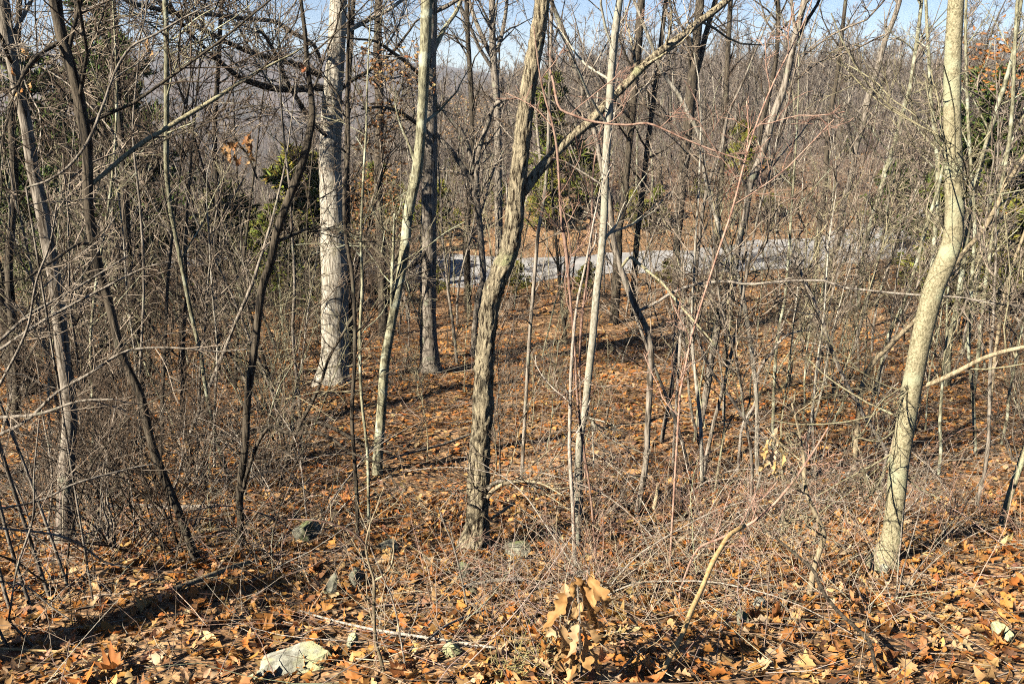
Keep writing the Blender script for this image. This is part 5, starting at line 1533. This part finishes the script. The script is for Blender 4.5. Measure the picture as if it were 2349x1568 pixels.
# ------------------------------------------------------------------ hillside brush (one mass)
def brush_mass():
    bw = np.random.default_rng(14)
    tb_ = Tubes()
    n = 5200
    d = np.sqrt(bw.uniform(40.5 ** 2, 100 ** 2, n)); x = bw.uniform(-0.7, 0.72, n) * d
    k = road_dist(x, d)[0] > 4.2
    x, d = x[k], d[k]; n = len(x)
    z = height(x, d)
    m = 8
    base = np.repeat(np.stack([x, d, z], -1), m, 0) + bw.normal(size=(n * m, 3)) * np.array([0.35, 0.35, 0.0])
    D = norm(np.concatenate([bw.normal(size=(n * m, 2)) * 0.45, np.ones((n * m, 1))], 1))
    L = bw.uniform(0.9, 3.4, (n * m, 1))
    P = np.zeros((n * m, 3, 3)); p = base; P[:, 0] = p
    for j in range(1, 3):
        D = norm(D + bw.normal(size=D.shape) * 0.2); p = p + D * L / 2; P[:, j] = p
    R = np.linspace(0.011, 0.004, 3)[None] * bw.uniform(0.6, 1.5, (n * m, 1))
    tb_.add(P, R, 3, col=pick_cols(n * m, bw, np.array([(.30, .25, .21), (.18, .14, .11), (.40, .35, .29), (.16, .10, .07)]), np.ones(4)))
    tag(link('hillside_undergrowth', tb_.mesh('hillside_undergrowth', M['straw'])), 'grey brown undergrowth covering the hillside beyond the road', 'undergrowth', kind='stuff')


brush_mass()


# ------------------------------------------------------------------ a label for every copy: its look, then what it stands beside
MARKS = [(0, 'the left edge'), (150, 'the pale left trunk'), (452, 'the nearly black trunk'), (553, 'the dark leaning trunk'), (765, 'the big white trunk'), (866, 'the slim lichen tree'), (988, 'the grey trunk'),
         (1083, 'the crooked tree'), (1322, 'the pale slender tree'), (1460, 'the elbowed stem'), (1604, 'the leaning tan tree'), (1740, 'the white-barked slim tree'), (2030, 'the smooth olive tree'), (2345, 'the right edge')]
WHERE = {'middle foreground': 'in the foreground', 'left foreground': 'in the left foreground', 'left of the white': 'in the left thicket', 'below the road': 'below the road', 'between the leaf': 'below the road', 'leaning stems at right': 'on the right slope',
         'slope at right': 'on the right slope', 'right foreground': 'in the right foreground', 'sunny leaf': 'on the leaf carpet', 'back edge': 'behind the leaf carpet', 'beyond the road': 'beyond the road', 'valley': 'down the valley'}
ORD = 'first second third fourth fifth sixth seventh eighth ninth tenth eleventh twelfth thirteenth fourteenth fifteenth sixteenth'.split()
NOUN = {'bramble': 'arching bramble', 'shrub': 'bare shrub', 'sapling': 'bare sapling', 'bare_tree': 'bare tree'}


def name_all():
    cl = {}
    for root, (colour, h0), lab, sc_ in NAMED:
        p = np.array(root.location) - CAM
        u = UC + FPX * (p @ RGT) / (p @ FWD)
        mk = min(MARKS, key=lambda m: abs(m[0] - u))
        kind = root.name.split('.')[0]
        h = h0 * sc_
        sz = {'bramble': ('low', 'knee-high', 'tall'), 'shrub': ('low', 'waist-high', 'tall'), 'sapling': ('short', 'mid-height', 'tall'), 'bare_tree': ('small', 'mid-sized', 'tall')}[kind]
        lim = {'bramble': (0.6, 1.0), 'shrub': (0.9, 1.8), 'sapling': (2.2, 4.4), 'bare_tree': (6, 9)}[kind]
        size = sz[0] if h < lim[0] else sz[1] if h < lim[1] else sz[2]
        w = next(v for k_, v in WHERE.items() if k_ in lab)
        side = 'left of' if u < mk[0] else 'right of'
        if mk[1] == 'the left edge' or mk[1] == 'the right edge': side = 'near'
        cl.setdefault(f'{size} {colour} {NOUN[kind]} {w}, {side} {mk[1]}', []).append((u, root))
    for lab, items in cl.items():
        items.sort(key=lambda t: t[0])
        for q, (u, root) in enumerate(items):
            root['label'] = lab if len(items) == 1 else f'{lab} ({ORD[q]}-from-left)' if q < len(ORD) else lab


name_all()

N_inst = {}
far_forest()


# ------------------------------------------------------------------ haze
def haze():
    me = bpy.data.meshes.new('haze')
    x0, x1, y0, y1, z0, z1 = -3400, 3400, -80, 2800, -80, 75
    V = [(x0, y0, z0), (x1, y0, z0), (x1, y1, z0), (x0, y1, z0), (x0, y0, z1), (x1, y0, z1), (x1, y1, z1), (x0, y1, z1)]
    me.from_pydata(V, [], [(0, 3, 2, 1), (4, 5, 6, 7), (0, 1, 5, 4), (1, 2, 6, 5), (2, 3, 7, 6), (3, 0, 4, 7)])
    m = bpy.data.materials.new('haze'); m.use_nodes = True
    n = m.node_tree.nodes; n.remove(n['Principled BSDF'])
    v = n.new('ShaderNodeVolumePrincipled')
    v.inputs['Color'].default_value = (0.72, 0.82, 1.0, 1)
    v.inputs['Density'].default_value = 0.00026
    v.inputs['Anisotropy'].default_value = 0.0
    m.node_tree.links.new(v.outputs[0], n['Material Output'].inputs['Volume'])
    me.materials.append(m)
    tag(link('haze', me), 'thin blue haze over the far hills', 'haze', kind='stuff')


haze()
